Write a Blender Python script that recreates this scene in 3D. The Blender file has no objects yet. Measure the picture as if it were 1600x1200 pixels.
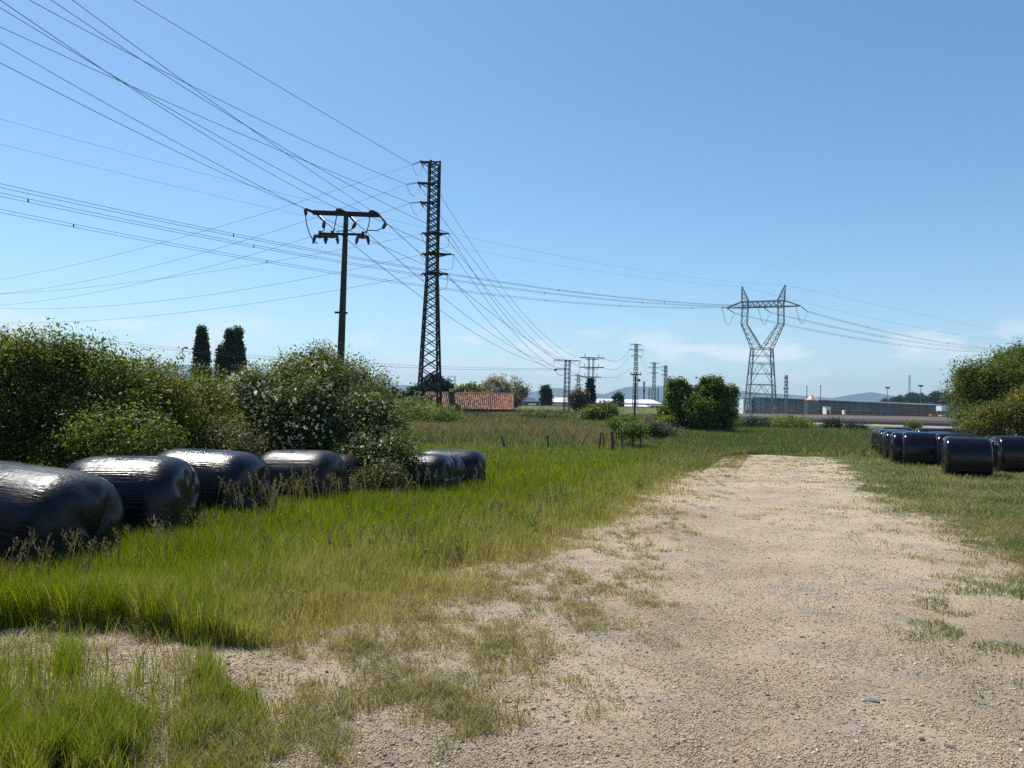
import bpy, math, random
import numpy as np
from mathutils import Vector, Matrix
R = math.radians
SC = bpy.context.scene
COL = SC.collection
random.seed(7)
rng = np.random.default_rng(11)

# ------------------------------------------------------------------ camera
F = 1202.0; HOR = 639.5; ROLL = R(0.9); EYE = 1.8
PITCH = math.atan((HOR - 600) / F)
cam_d = bpy.data.cameras.new("camera"); cam = bpy.data.objects.new("camera", cam_d); COL.objects.link(cam)
cam_d.sensor_width = 36; cam_d.lens = 36 * F / 1600; cam_d.clip_start = 0.05; cam_d.clip_end = 40000
CM = Matrix.Rotation(math.pi / 2 + PITCH, 4, 'X') @ Matrix.Rotation(ROLL, 4, 'Z')
cam.matrix_world = Matrix.Translation((0, 0, EYE)) @ CM
SC.camera = cam
CM3 = CM.to_3x3()

# ------------------------------------------------------------------ sky and sun
SUN_EL, SUN_AZ = R(58), R(-42)          # azimuth from +Y, negative = to the west side (-X)
w = bpy.data.worlds.new("World"); SC.world = w; w.use_nodes = True
nt = w.node_tree; nt.nodes.clear()
wo = nt.nodes.new('ShaderNodeOutputWorld'); bg = nt.nodes.new('ShaderNodeBackground')
sky = nt.nodes.new('ShaderNodeTexSky'); sky.sky_type = 'NISHITA'; sky.sun_disc = False
sky.sun_elevation = SUN_EL; sky.sun_rotation = SUN_AZ; sky.altitude = 500
sky.air_density = 1.0; sky.dust_density = 0.6; sky.ozone_density = 2.4
bg.inputs[1].default_value = 0.116
tc = nt.nodes.new('ShaderNodeTexCoord')
def wn(t, **k):
    n = nt.nodes.new(t)
    for a, b in k.items(): setattr(n, a, b)
    return n
# low fair-weather clouds near the horizon, by true sky direction
mp = wn('ShaderNodeMapping'); mp.inputs['Scale'].default_value = (9, 9, 30)
nz = wn('ShaderNodeTexNoise'); nz.inputs['Scale'].default_value = 1.0; nz.inputs['Detail'].default_value = 7; nz.inputs['Roughness'].default_value = .55
nt.links.new(tc.outputs['Generated'], mp.inputs[0]); nt.links.new(mp.outputs[0], nz.inputs[0])
r1 = wn('ShaderNodeMapRange', interpolation_type='SMOOTHSTEP'); r1.inputs[1].default_value = .47; r1.inputs[2].default_value = .62
nt.links.new(nz.outputs[0], r1.inputs[0])
sx = wn('ShaderNodeSeparateXYZ'); nt.links.new(tc.outputs['Generated'], sx.inputs[0])
b1 = wn('ShaderNodeMapRange', interpolation_type='SMOOTHSTEP'); b1.inputs[1].default_value = .02; b1.inputs[2].default_value = .045
b2 = wn('ShaderNodeMapRange', interpolation_type='SMOOTHSTEP'); b2.inputs[1].default_value = .07; b2.inputs[2].default_value = .125; b2.inputs[3].default_value = 1; b2.inputs[4].default_value = 0
m1 = wn('ShaderNodeMath', operation='MULTIPLY'); m2 = wn('ShaderNodeMath', operation='MULTIPLY'); m3 = wn('ShaderNodeMath', operation='MULTIPLY')
nt.links.new(sx.outputs[2], b1.inputs[0]); nt.links.new(sx.outputs[2], b2.inputs[0])
nt.links.new(b1.outputs[0], m1.inputs[0]); nt.links.new(b2.outputs[0], m1.inputs[1])
nt.links.new(m1.outputs[0], m2.inputs[0]); nt.links.new(r1.outputs[0], m2.inputs[1])
m3.inputs[1].default_value = .75; nt.links.new(m2.outputs[0], m3.inputs[0])
mx = wn('ShaderNodeMix', data_type='RGBA'); mx.inputs[7].default_value = (7.0, 7.4, 7.7, 1)
nt.links.new(m3.outputs[0], mx.inputs[0]); hsv = wn('ShaderNodeHueSaturation'); hsv.inputs['Saturation'].default_value = 1.15; nt.links.new(sky.outputs[0], hsv.inputs['Color']); wb = wn('ShaderNodeMix', data_type='RGBA', blend_type='MULTIPLY'); wb.inputs[0].default_value = 1; wb.inputs[7].default_value = (.97, 1.03, .985, 1); nt.links.new(hsv.outputs[0], wb.inputs[6]); nt.links.new(wb.outputs[2], mx.inputs[6])
nt.links.new(mx.outputs[2], bg.inputs[0]); nt.links.new(bg.outputs[0], wo.inputs[0])

SUNV = Vector((math.sin(SUN_AZ) * math.cos(SUN_EL), math.cos(SUN_AZ) * math.cos(SUN_EL), math.sin(SUN_EL)))
sl = bpy.data.lights.new("sun", 'SUN'); sl.energy = 4.8; sl.angle = R(0.53); sl.color = (1.0, .955, .88)
so = bpy.data.objects.new("sun", sl); COL.objects.link(so); so.rotation_euler = SUNV.to_track_quat('Z', 'Y').to_euler(); so.location = (0, 0, 60)
vs = SC.view_settings; vs.view_transform = 'Standard'; vs.look = 'None'; vs.gamma = 1; vs.exposure = 0.38
SC.cycles.max_bounces = 8; SC.cycles.diffuse_bounces = 4; SC.cycles.glossy_bounces = 2; SC.cycles.transmission_bounces = 3
SC.cycles.transparent_max_bounces = 4; SC.cycles.volume_bounces = 0
SC.cycles.use_adaptive_sampling = True; SC.cycles.use_denoising = False; SC.cycles.sample_clamp_indirect = 4; SC.cycles.adaptive_threshold = .005

# ------------------------------------------------------------------ placement
def ray(u, v):
    return CM3 @ Vector(((u - 800) / F, (600 - v) / F, -1))
def P(u, v, d):                          # photo direction (1600x1200) at a distance d along +Y
    r = ray(u, v); return Vector((0, 0, EYE)) + r * (d / r.y)
def G(u, v, z=0.0):                      # where that direction meets height z
    r = ray(u, v); return Vector((0, 0, EYE)) + r * ((z - EYE) / r.z)
def mpx(d): return d / F

def S(a, b, x):
    t = np.clip((np.asarray(x, float) - a) / (b - a), 0, 1); return t * t * (3 - 2 * t)
def vnoise(x, y, s=1.0, seed=0):
    x = np.asarray(x, float) * s + seed * 17.13; y = np.asarray(y, float) * s + seed * 9.7
    xi = np.floor(x).astype(np.int64); yi = np.floor(y).astype(np.int64); fx = x - xi; fy = y - yi
    fx = fx * fx * (3 - 2 * fx); fy = fy * fy * (3 - 2 * fy)
    def h(a, b):
        n = (a * 374761393 + b * 668265263 + seed * 1442695) & 0xffffffff
        n = ((n ^ (n >> 13)) * 1274126177) & 0xffffffff
        return ((n ^ (n >> 16)) & 0xffff) / 65535.0
    return (h(xi, yi) * (1 - fx) + h(xi + 1, yi) * fx) * (1 - fy) + (h(xi, yi + 1) * (1 - fx) + h(xi + 1, yi + 1) * fx) * fy
def fbm(x, y, s, seed=0, o=3):
    t = 0; a = .5; n = 0
    for i in range(o):
        t = t + a * vnoise(x, y, s * 2 ** i, seed + i); n += a; a *= .5
    return t / n

_ld = [G(*p) for p in ((600, 1160), (610, 1030), (780, 930), (860, 880), (1000, 830), (1080, 785), (1126, 737), (1150, 714))]
_lb = [G(*p) for p in ((830, 1190), (905, 1080), (985, 1000), (1070, 900), (1118, 830), (1138, 780), (1150, 735), (1166, 714))]
_rd = [G(*p) for p in ((1640, 960), (1580, 910), (1490, 858), (1400, 805), (1320, 768), (1298, 740), (1276, 714))]
_rb = [G(*p) for p in ((1740, 1060), (1640, 1000), (1450, 880), (1320, 800), (1275, 768), (1272, 735), (1262, 714))]
def tab(t, ext):
    ys = [-40] + [p.y for p in t] + [t[-1].y + 4.5, t[-1].y + 30]; xs = [t[0].x] + [p.x for p in t] + [t[-1].x + ext * 4.5, t[-1].x + ext * 40]
    return lambda y: np.interp(y, ys, xs)
LD, LB, RD, RB = tab(_ld, 1), tab(_lb, 1), tab(_rd, -1), tab(_rb, -1)
TRACK_END = G(1240, 712).y
def hz(x, y):
    x = np.asarray(x, float); y = np.asarray(y, float)
    z = .85 * S(28, 75, y) * S(15, 5, x) * (1 - S(88, 115, y))
    z = z - .22 * S(11, 17, y) * S(1.5, -1, x) * (1 - S(21, 29, y))
    z = z + 1.5 * S(23, 28, x - .3 * (y - 28)) * S(22, 29, y) * (1 - S(48, 60, y))
    z = z + .10 * (fbm(x, y, .25, 3) - .5) * S(0, 2, LD(y) - x)
    tr = S(-1.5, 1.0, x - LB(y)) * S(-.8, .8, RB(y) - x) * (1 - S(TRACK_END, TRACK_END + 2, y))
    near = 1 - S(40, 60, y)
    z = z + near * (.045 * (fbm(x, y, .9, 5) - .5) + (.030 - .016 * tr) * (fbm(x, y, 5, 8, 3) - .5) * 1.6)
    # worn wheel lines along the track
    for o in (-.95, .95):
        c = .5 * (LB(y) + RB(y)) + o
        z = z - .03 * tr * np.exp(-((x - c) / .35) ** 2)
    return z
def hz1(x, y): return float(hz(x, y))

# ------------------------------------------------------------------ materials
def mat(name, col, rough=.7, metal=0, spec=.5, bump=None, var=None, attr=False, transl=0, coat=0):
    m = bpy.data.materials.new(name); m.use_nodes = True; t = m.node_tree; N = t.nodes; L = t.links
    p = N['Principled BSDF']; p.inputs['Roughness'].default_value = rough; p.inputs['Metallic'].default_value = metal
    p.inputs['Specular IOR Level'].default_value = spec; p.inputs['Coat Weight'].default_value = coat
    p.inputs['Base Color'].default_value = (*col, 1); out = None
    if attr:
        a = N.new('ShaderNodeAttribute'); a.attribute_name = 'Col'; out = a.outputs[0]
    if var:
        sc, amt = var
        n = N.new('ShaderNodeTexNoise'); n.inputs['Scale'].default_value = sc; n.inputs['Detail'].default_value = 5
        tcn = N.new('ShaderNodeTexCoord'); L.new(tcn.outputs['Object'], n.inputs[0])
        r = N.new('ShaderNodeMapRange'); r.inputs[1].default_value = .3; r.inputs[2].default_value = .7; r.inputs[3].default_value = 1 - amt; r.inputs[4].default_value = 1 + amt
        L.new(n.outputs[0], r.inputs[0]); k = N.new('ShaderNodeVectorMath'); k.operation = 'SCALE'
        if out is None: k.inputs[0].default_value = col
        else: L.new(out, k.inputs[0])
        L.new(r.outputs[0], k.inputs['Scale']); out = k.outputs[0]
    if out is not None: L.new(out, p.inputs['Base Color'])
    if bump:
        n = N.new('ShaderNodeTexNoise'); n.inputs['Scale'].default_value = bump[0]; n.inputs['Detail'].default_value = 6
        tcn = N.new('ShaderNodeTexCoord'); L.new(tcn.outputs['Object'], n.inputs[0])
        b = N.new('ShaderNodeBump'); b.inputs['Strength'].default_value = bump[1]; b.inputs['Distance'].default_value = bump[2] if len(bump) > 2 else .02
        L.new(n.outputs[0], b.inputs['Height']); L.new(b.outputs[0], p.inputs['Normal'])
    if transl:
        tr = N.new('ShaderNodeBsdfTranslucent'); ms = N.new('ShaderNodeMixShader'); ms.inputs[0].default_value = transl
        hs = N.new('ShaderNodeHueSaturation'); hs.inputs['Value'].default_value = 1.5; hs.inputs['Saturation'].default_value = 1.1
        if out is not None: L.new(out, hs.inputs['Color'])
        else: hs.inputs['Color'].default_value = (*col, 1)
        L.new(hs.outputs[0], tr.inputs[0]); L.new(p.outputs[0], ms.inputs[1]); L.new(tr.outputs[0], ms.inputs[2])
        L.new(ms.outputs[0], N['Material Output'].inputs[0])
    return m
M = dict(
    leaf=mat('leaf', (.06, .1, .03), .5, spec=.28, attr=True, transl=.46),
    grass=mat('grass_blade', (.1, .15, .03), .5, spec=.3, attr=True, transl=.42),
    petal=mat('petal', (.75, .72, .66), .6, attr=True, transl=.3),
    bark=mat('bark', (.10, .075, .05), .9, var=(6, .35), bump=(18, .6)),
    steel=mat('tower_steel', (.02, .02, .024), .7, spec=.25, metal=.0, var=(3, .3)),
    steel_grey=mat('galvanised_steel', (.19, .21, .205), .5, metal=.3, var=(2, .2)),
    conc=mat('pole_concrete', (.035, .028, .022), .85, var=(2.5, .3), bump=(30, .4)),
    glass=mat('insulator_glass', (.55, .62, .62), .15, spec=.8),
    ceram=mat('brown_insulator', (.055, .018, .014), .35, spec=.4),
    wire=mat('wire_aluminium', (.07, .075, .085), .5, metal=.3),
    stone=mat('stone', (.3, .28, .25), .95, spec=.1, attr=True, bump=(60, .4, .005)),
    wood=mat('old_wood', (.16, .13, .10), .9, var=(9, .35), bump=(25, .6)),
    wood_d=mat('dark_wood', (.07, .055, .045), .9, var=(9, .35), bump=(25, .6)),
    tile=mat('clay_tile', (.45, .17, .10), .85, attr=True, bump=(14, .4)),
    wall=mat('old_wall', (.16, .13, .10), .9, var=(1.4, .3), bump=(8, .4)),
    white=mat('white_paint', (.72, .73, .74), .6, var=(1, .06)),
    whitemetal=mat('white_sheet', (.70, .71, .72), .45, var=(.3, .08)),
    red=mat('dark_red_sheet', (.16, .03, .03), .6, var=(.5, .15)),
    grey=mat('grey_cladding', (.16, .17, .185), .6, var=(.2, .14)),
    greyd=mat('grey_cladding_dark', (.085, .09, .10), .6, var=(.2, .14)),
    ballast=mat('ballast', (.095, .078, .068), .95, var=(2.5, .3), bump=(4, .8, .1)),
    pink=mat('pale_concrete', (.27, .22, .19), .9, var=(.6, .14), bump=(6, .3)),
    rust=mat('rust', (.15, .05, .025), .85, var=(2, .4)),
    orange=mat('orange_paint', (.5, .13, .04), .6, var=(1, .2)),
    asphalt=mat('asphalt', (.055, .055, .058), .85, var=(1, .2)),
    silo=mat('silo_sheet', (.19, .19, .195), .6, metal=.2, var=(.7, .15)),
    vanp=mat('van_paint', (.66, .71, .78), .3, coat=.5),
    dark=mat('dark_glass', (.02, .025, .03), .1, spec=.8),
    black=mat('black_rubber_and_kerb_shade', (.02, .02, .02), .8),
    lamp=mat('lamp_grey', (.10, .11, .12), .5, metal=.3),
    bush_core=mat('hill_soil', (.05, .07, .035), .95, var=(.02, .3)),
    mount=mat('mountain_woods', (.05, .07, .06), .95, var=(.004, .35)),
)

# ------------------------------------------------------------------ builders
def mesh_np(name, V, faces, m, parent=None, cols=None, smooth=False, origin=None):
    """faces: list of int arrays (n,k)."""
    V = np.asarray(V, np.float32)
    me = bpy.data.meshes.new(name); me.vertices.add(len(V)); me.vertices.foreach_set('co', V.ravel())
    tot = [np.full(len(f), f.shape[1], np.int32) for f in faces if len(f)]
    idx = np.concatenate([f.ravel() for f in faces if len(f)]).astype(np.int32); tot = np.concatenate(tot)
    st = np.concatenate([[0], np.cumsum(tot)[:-1]]).astype(np.int32)
    me.loops.add(len(idx)); me.loops.foreach_set('vertex_index', idx)
    me.polygons.add(len(tot)); me.polygons.foreach_set('loop_start', st); me.polygons.foreach_set('loop_total', tot)
    if smooth: me.polygons.foreach_set('use_smooth', np.ones(len(tot), bool))
    me.update(calc_edges=True)
    if cols is not None:
        a = me.color_attributes.new('Col', 'FLOAT_COLOR', 'POINT')
        c = np.ones((len(V), 4), np.float32); c[:, :3] = cols; a.data.foreach_set('color', c.ravel())
    me.materials.append(m)
    o = bpy.data.objects.new(name, me); COL.objects.link(o)
    if parent is not None: o.parent = parent
    return o
class MB:
    def __init__(s): s.v = []; s.f = []; s.c = []
    def add(s, vs, fs, col=None):
        b = len(s.v); s.v += [tuple(p) for p in vs]; s.f += [tuple(i + b for i in f) for f in fs]; s.c += [col or (1, 1, 1)] * len(vs)
    def box(s, c, d, rz=0, col=None):
        a, b, h = d[0] / 2, d[1] / 2, d[2] / 2; co, si = math.cos(rz), math.sin(rz)
        vs = []
        for z in (-h, h):
            for x, y in ((-a, -b), (a, -b), (a, b), (-a, b)):
                vs.append((c[0] + x * co - y * si, c[1] + x * si + y * co, c[2] + z))
        s.add(vs, [(3, 2, 1, 0), (4, 5, 6, 7), (0, 1, 5, 4), (1, 2, 6, 5), (2, 3, 7, 6), (3, 0, 4, 7)], col)
    def tube(s, pts, r, n=6, cap=True, col=None):
        pts = [Vector(p) for p in pts]; rs = r if isinstance(r, (list, tuple)) else [r] * len(pts)
        vs = []; fs = []; up = Vector((0, 0, 1))
        for i, p in enumerate(pts):
            d = (pts[min(i + 1, len(pts) - 1)] - pts[max(i - 1, 0)]).normalized()
            a = d.cross(up)
            if a.length < .05: a = d.cross(Vector((0, 1, 0)))
            a.normalize(); b = d.cross(a)
            for k in range(n):
                t = 2 * math.pi * (k + .5) / n; vs.append(p + (a * math.cos(t) + b * math.sin(t)) * rs[i])
        for i in range(len(pts) - 1):
            for k in range(n):
                k2 = (k + 1) % n; fs.append((i * n + k, i * n + k2, (i + 1) * n + k2, (i + 1) * n + k))
        if cap: fs += [tuple(range(n))[::-1], tuple(range((len(pts) - 1) * n, len(pts) * n))]
        s.add(vs, fs, col)
    def bar(s, a, b, r): s.tube([a, b], r * 1.41, 4)
    def lathe(s, base, prof, n=10, axis=(0, 0, 1), col=None):
        ax = Vector(axis).normalized(); a = ax.cross(Vector((0, 0, 1)))
        if a.length < .05: a = Vector((1, 0, 0))
        a.normalize(); b = ax.cross(a); base = Vector(base); vs = []; fs = []
        for (z, r) in prof:
            for k in range(n):
                t = 2 * math.pi * k / n; vs.append(base + ax * z + (a * math.cos(t) + b * math.sin(t)) * max(r, 1e-4))
        for i in range(len(prof) - 1):
            for k in range(n):
                k2 = (k + 1) % n; fs.append((i * n + k, i * n + k2, (i + 1) * n + k2, (i + 1) * n + k))
        fs += [tuple(range(n))[::-1], tuple(range((len(prof) - 1) * n, len(prof) * n))]
        s.add(vs, fs, col)
    def build(s, name, m, parent=None, smooth=False, attr=False):
        me = bpy.data.meshes.new(name); me.from_pydata(s.v, [], s.f); me.materials.append(m)
        if attr:
            a = me.color_attributes.new('Col', 'FLOAT_COLOR', 'POINT')
            c = np.ones((len(s.v), 4), np.float32); c[:, :3] = s.c; a.data.foreach_set('color', c.ravel())
        if smooth: me.polygons.foreach_set('use_smooth', [True] * len(me.polygons))
        o = bpy.data.objects.new(name, me); COL.objects.link(o)
        if parent is not None: o.parent = parent
        return o
def tag(o, label=None, cat=None, group=None, kind=None):
    if label: o['label'] = label
    if cat: o['category'] = cat
    if group: o['group'] = group
    if kind: o['kind'] = kind
    return o
def empty(name, loc, label, cat, group=None, rz=0, rot=None):
    o = bpy.data.objects.new(name, None); COL.objects.link(o); o.empty_display_size = .3
    o.location = loc; o.rotation_euler = rot or (0, 0, rz); return tag(o, label, cat, group)

# ------------------------------------------------------------------ ground sheet
def axis_pts(lo, hi, a, b, step, grow=1.12):
    c = list(np.arange(a, b, step)); s = step; x = a
    left = []
    while x > lo: s *= grow; x -= s; left.append(x)
    s = step; x = c[-1]; right = []
    while x < hi: s *= grow; x += s; right.append(x)
    return np.array(left[::-1] + c + right)
xs = axis_pts(-9000, 9000, -7, 11, .06, 1.07); ys = axis_pts(-60, 9000, 2.5, 16, .06, 1.035)
GX, GY = np.meshgrid(xs, ys); GZ = hz(GX, GY)
nx, ny = len(xs), len(ys)
i0 = (np.arange(ny - 1)[:, None] * nx + np.arange(nx - 1)[None, :]).ravel()
quads = np.stack([i0, i0 + 1, i0 + nx + 1, i0 + nx], 1)
def tend(x, y): return TRACK_END - 3.2 + 5.5 * fbm(x, y, .55, 29)
def cover(x, y):
    n = fbm(x, y, 1.6, 21) ; n2 = fbm(x, y, 6, 23)
    l = S(.2, 1.9, (LD(y) - x) + (n - .5) * 1.6 + (n2 - .5)); r = S(.1, 1.4, (x - RD(y)) + (n - .5) * 1.6 + (n2 - .5))
    end = S(-.8, 1.0, y - tend(x, y))
    c = np.maximum(np.maximum(l, r), end)
    fg = S(6.6, 6.0, y + (n - .5) * .8) * S(-.3, .1, LD(y) - x)   # bare soil band and patches in the foreground
    return c * (1 - fg * (.8 + .2 * S(.60, .45, n2)))
cv = cover(GX, GY)
ground = mesh_np('ground', np.stack([GX, GY, GZ], -1).reshape(-1, 3), [quads], bpy.data.materials.new('ground'),
                 cols=np.stack([cv, vnoise(GX, GY, .7, 31), S(14, 30, GY)], -1).reshape(-1, 3), smooth=True)
tag(ground, kind='structure')
def ground_mat(m):
    m.use_nodes = True; t = m.node_tree; N = t.nodes; L = t.links; p = N['Principled BSDF']; p.inputs['Roughness'].default_value = .95
    p.inputs['Specular IOR Level'].default_value = .2
    a = N.new('ShaderNodeAttribute'); a.attribute_name = 'Col'; sp = N.new('ShaderNodeSeparateColor'); L.new(a.outputs[0], sp.inputs[0])
    g = N.new('ShaderNodeNewGeometry'); pos = g.outputs['Position']
    def noise(s, d=5, r=.6):
        n = N.new('ShaderNodeTexNoise'); n.inputs['Scale'].default_value = s; n.inputs['Detail'].default_value = d; n.inputs['Roughness'].default_value = r
        L.new(pos, n.inputs[0]); return n.outputs[0]
    def ramp(src, stops):
        r = N.new('ShaderNodeValToRGB'); e = r.color_ramp.elements
        while len(e) < len(stops): e.new(.5)
        for i, (q, c) in enumerate(stops): e[i].position = q; e[i].color = (*c, 1)
        L.new(src, r.inputs[0]); return r.outputs[0]
    def mix(f, A, B, mode='MIX'):
        x = N.new('ShaderNodeMix'); x.data_type = 'RGBA'; x.blend_type = mode
        if isinstance(f, float): x.inputs[0].default_value = f
        else: L.new(f, x.inputs[0])
        for s_, i in ((A, 6), (B, 7)):
            if isinstance(s_, tuple): x.inputs[i].default_value = (*s_, 1)
            else: L.new(s_, x.inputs[i])
        return x.outputs[2]
    sand = ramp(noise(.55, 6), [(.3, (.335, .255, .17)), (.5, (.44, .34, .228)), (.7, (.51, .405, .28))])
    greyp = ramp(noise(.9, 5, .7), [(.5, (0, 0, 0)), (.66, (.8, .8, .8))])
    sand = mix(ramp(noise(.28, 3), [(.42, (0, 0, 0)), (.6, (.55, .55, .55))]), sand, (.56, .45, .315)); c = mix(greyp, sand, (.30, .27, .235))
    fine = ramp(noise(38, 4, .8), [(.34, (.30, .29, .30)), (.46, (.9, .9, .9)), (.62, (1.0, 1.0, 1.0)), (.72, (1.35, 1.32, 1.3))])
    c = mix(1.0, c, fine, 'MULTIPLY')
    vo = N.new('ShaderNodeTexVoronoi'); vo.inputs['Scale'].default_value = 75; L.new(pos, vo.inputs[0])
    st = ramp(vo.outputs['Distance'], [(.10, (1, 1, 1)), (.22, (0, 0, 0))])
    sc_ = N.new('ShaderNodeSeparateColor'); L.new(vo.outputs['Color'], sc_.inputs[0])
    sel = ramp(sc_.outputs[0], [(.66, (0, 0, 0)), (.70, (1, 1, 1))])
    ms = mix(1.0, st, sel, 'MULTIPLY'); scol = ramp(sc_.outputs[1], [(0, (.09, .085, .09)), (.6, (.2, .18, .17)), (.9, (.55, .5, .44))])
    c = mix(ms, c, scol)
    veg = ramp(noise(2.2, 6, .7), [(.3, (.05, .055, .02)), (.5, (.12, .11, .045)), (.7, (.24, .19, .11))])
    vegf = ramp(noise(.08, 6, .7), [(.3, (.06, .085, .025)), (.6, (.10, .12, .04)), (.8, (.16, .14, .07))])
    veg = mix(sp.outputs[2], veg, vegf)
    k = N.new('ShaderNodeMath'); k.operation = 'ADD'; nn = noise(9, 4, .7)
    sb = N.new('ShaderNodeMath'); sb.operation = 'MULTIPLY_ADD'; sb.inputs[1].default_value = .9; sb.inputs[2].default_value = -.45; L.new(nn, sb.inputs[0])
    L.new(sp.outputs[0], k.inputs[0]); L.new(sb.outputs[0], k.inputs[1])
    cl = ramp(k.outputs[0], [(.35, (0, 0, 0)), (.6, (1, 1, 1))])
    c = mix(cl, c, veg); L.new(c, p.inputs['Base Color'])
    b1 = N.new('ShaderNodeBump'); b1.inputs['Strength'].default_value = 1.0; b1.inputs['Distance'].default_value = .022; L.new(noise(45, 6, .75), b1.inputs['Height'])
    b2 = N.new('ShaderNodeBump'); b2.inputs['Strength'].default_value = .7; b2.inputs['Distance'].default_value = .015; L.new(ms, b2.inputs['Height']); L.new(b1.outputs[0], b2.inputs['Normal'])
    L.new(b2.outputs[0], p.inputs['Normal'])
ground_mat(ground.data.materials[0])

# ------------------------------------------------------------------ loose stones on the track
def stones(n, smin, smax, ylo, yhi, seed, name, label):
    r = np.random.default_rng(seed)
    inv = r.uniform(1 / yhi, 1 / ylo, n) if ylo > 0 else r.uniform(ylo, yhi, n); y = 1 / inv
    x = r.uniform(-.75, .95, n) * y
    keep = (r.random(n) < (1 - cover(x, y)) * (.35 + .65 * S(.45, .6, fbm(x, y, 1.1, 41)))); x, y = x[keep], y[keep]; n = len(x)
    t = (1 + 5 ** .5) / 2
    ico = np.array([(-1, t, 0), (1, t, 0), (-1, -t, 0), (1, -t, 0), (0, -1, t), (0, 1, t), (0, -1, -t), (0, 1, -t), (t, 0, -1), (t, 0, 1), (-t, 0, -1), (-t, 0, 1)]) / 1.9
    fc = np.array([(0, 11, 5), (0, 5, 1), (0, 1, 7), (0, 7, 10), (0, 10, 11), (1, 5, 9), (5, 11, 4), (11, 10, 2), (10, 7, 6), (7, 1, 8), (3, 9, 4), (3, 4, 2), (3, 2, 6), (3, 6, 8), (3, 8, 9), (4, 9, 5), (2, 4, 11), (6, 2, 10), (8, 6, 7), (9, 8, 1)])
    s = smin * (smax / smin) ** (r.random(n) ** 3.4)
    V = ico[None] * (1 + r.uniform(-.25, .25, (n, 12, 1))) * (s[:, None, None] * np.stack([r.uniform(.8, 1.5, n), r.uniform(.7, 1.1, n), r.uniform(.45, .8, n)], 1)[:, None, :])
    a = r.uniform(0, 6.28, n); ca, sa = np.cos(a)[:, None], np.sin(a)[:, None]
    X = V[..., 0] * ca - V[..., 1] * sa + x[:, None]; Y = V[..., 0] * sa + V[..., 1] * ca + y[:, None]; Z = V[..., 2] + (hz(x, y) + s * .22)[:, None]
    pal = np.array([(.40, .33, .25), (.24, .21, .18), (.48, .39, .29), (.15, .13, .115), (.32, .27, .22), (.54, .47, .37)])
    c = pal[r.integers(0, 6, n)] * r.uniform(.75, 1.2, (n, 1))
    F_ = (fc[None] + 12 * np.arange(n)[:, None, None]).reshape(-1, 3)
    o = mesh_np(name, np.stack([X, Y, Z], -1).reshape(-1, 3), [F_], M['stone'], cols=np.repeat(c, 12, 0))
    return tag(o, label, 'gravel', kind='stuff')
stones(60000, .0035, .015, 2.6, 26, 5, 'gravel', 'loose grey and tan gravel scattered over the sandy dirt track')
def grains(n, ylo, yhi, seed):
    r = np.random.default_rng(seed); y = 1 / r.uniform(1 / yhi, 1 / ylo, n); x = r.uniform(-.8, 1.0, n) * y
    k = r.random(n) < (1 - .8 * cover(x, y)) * (.3 + .7 * S(.38, .55, fbm(x, y, 2.2, 43))); x, y = x[k], y[k]; n = len(x)
    o8 = np.array([(1, 0, 0), (-1, 0, 0), (0, 1, 0), (0, -1, 0), (0, 0, 1), (0, 0, -1)], float); fc = np.array([(0, 2, 4), (2, 1, 4), (1, 3, 4), (3, 0, 4), (2, 0, 5), (1, 2, 5), (3, 1, 5), (0, 3, 5)])
    s = (.0018 + .0042 * r.random(n) ** 2) * (1 + .06 * y)
    V = o8[None] * (s[:, None, None] * r.uniform(.6, 1.4, (n, 6, 1))) + r.normal(0, .15, (n, 6, 3)) * s[:, None, None]; V[..., 2] *= .8
    V += np.stack([x, y, hz(x, y) + s * .35], 1)[:, None, :]
    pal = np.array([(.48, .375, .26), (.42, .325, .225), (.35, .28, .205), (.18, .155, .13), (.55, .46, .34)])
    c = pal[r.choice(5, n, p=(.32, .26, .18, .10, .14))] * r.uniform(.8, 1.2, (n, 1))
    o = mesh_np('gravel', V.reshape(-1, 3), [(fc[None] + 6 * np.arange(n)[:, None, None]).reshape(-1, 3)], M['stone'], cols=np.repeat(c, 6, 0)); tag(o, 'fine sandy grit covering the dirt track and bare verge', 'gravel', kind='stuff')
grains(420000, 2.6, 22, 6)
def big_stone(u, v, s, col, label):
    g = G(u, v); r = np.random.default_rng(int(u)); mb = MB()
    prof = [(-.4, .5), (-.2, .9), (.1, 1), (.35, .75), (.5, .3)]
    mb.lathe((0, 0, 0), [(z * s * .7, q * s) for z, q in prof], 9, col=col)
    mb.v = [(p[0] * 1.5 * (1 + r.uniform(-.15, .15)), p[1] * (1 + r.uniform(-.15, .15)), p[2] * (1 + r.uniform(-.1, .1))) for p in mb.v]
    o = mb.build('stone', M['stone'], attr=True); o.location = (g.x, g.y, hz1(g.x, g.y) + s * .12); o.rotation_euler = (0, 0, r.uniform(-.4, .4))
    return tag(o, label, 'stone')
big_stone(1362, 1099, .030, (.16, .17, .16), 'largest dark grey stone lying on the dirt track')
big_stone(1415, 1094, .022, (.3, .27, .25), 'small brownish stone just right of the largest dark stone on the track')
big_stone(1485, 1168, .022, (.12, .11, .12), 'dark stone low on the track beside a pale straw')
g1, g2 = G(1378, 1170), G(1422, 1182); mb = MB(); mb.tube([(g1.x, g1.y, hz1(g1.x, g1.y) + .016), ((g1.x + g2.x) / 2, (g1.y + g2.y) / 2 + .01, hz1(g1.x, g1.y) + .02), (g2.x, g2.y, hz1(g2.x, g2.y) + .016)], .003, 5)
tag(mb.build('straw', mat('straw', (.6, .5, .33), .7)), 'single pale dry straw lying on the dirt track', 'straw')

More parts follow.
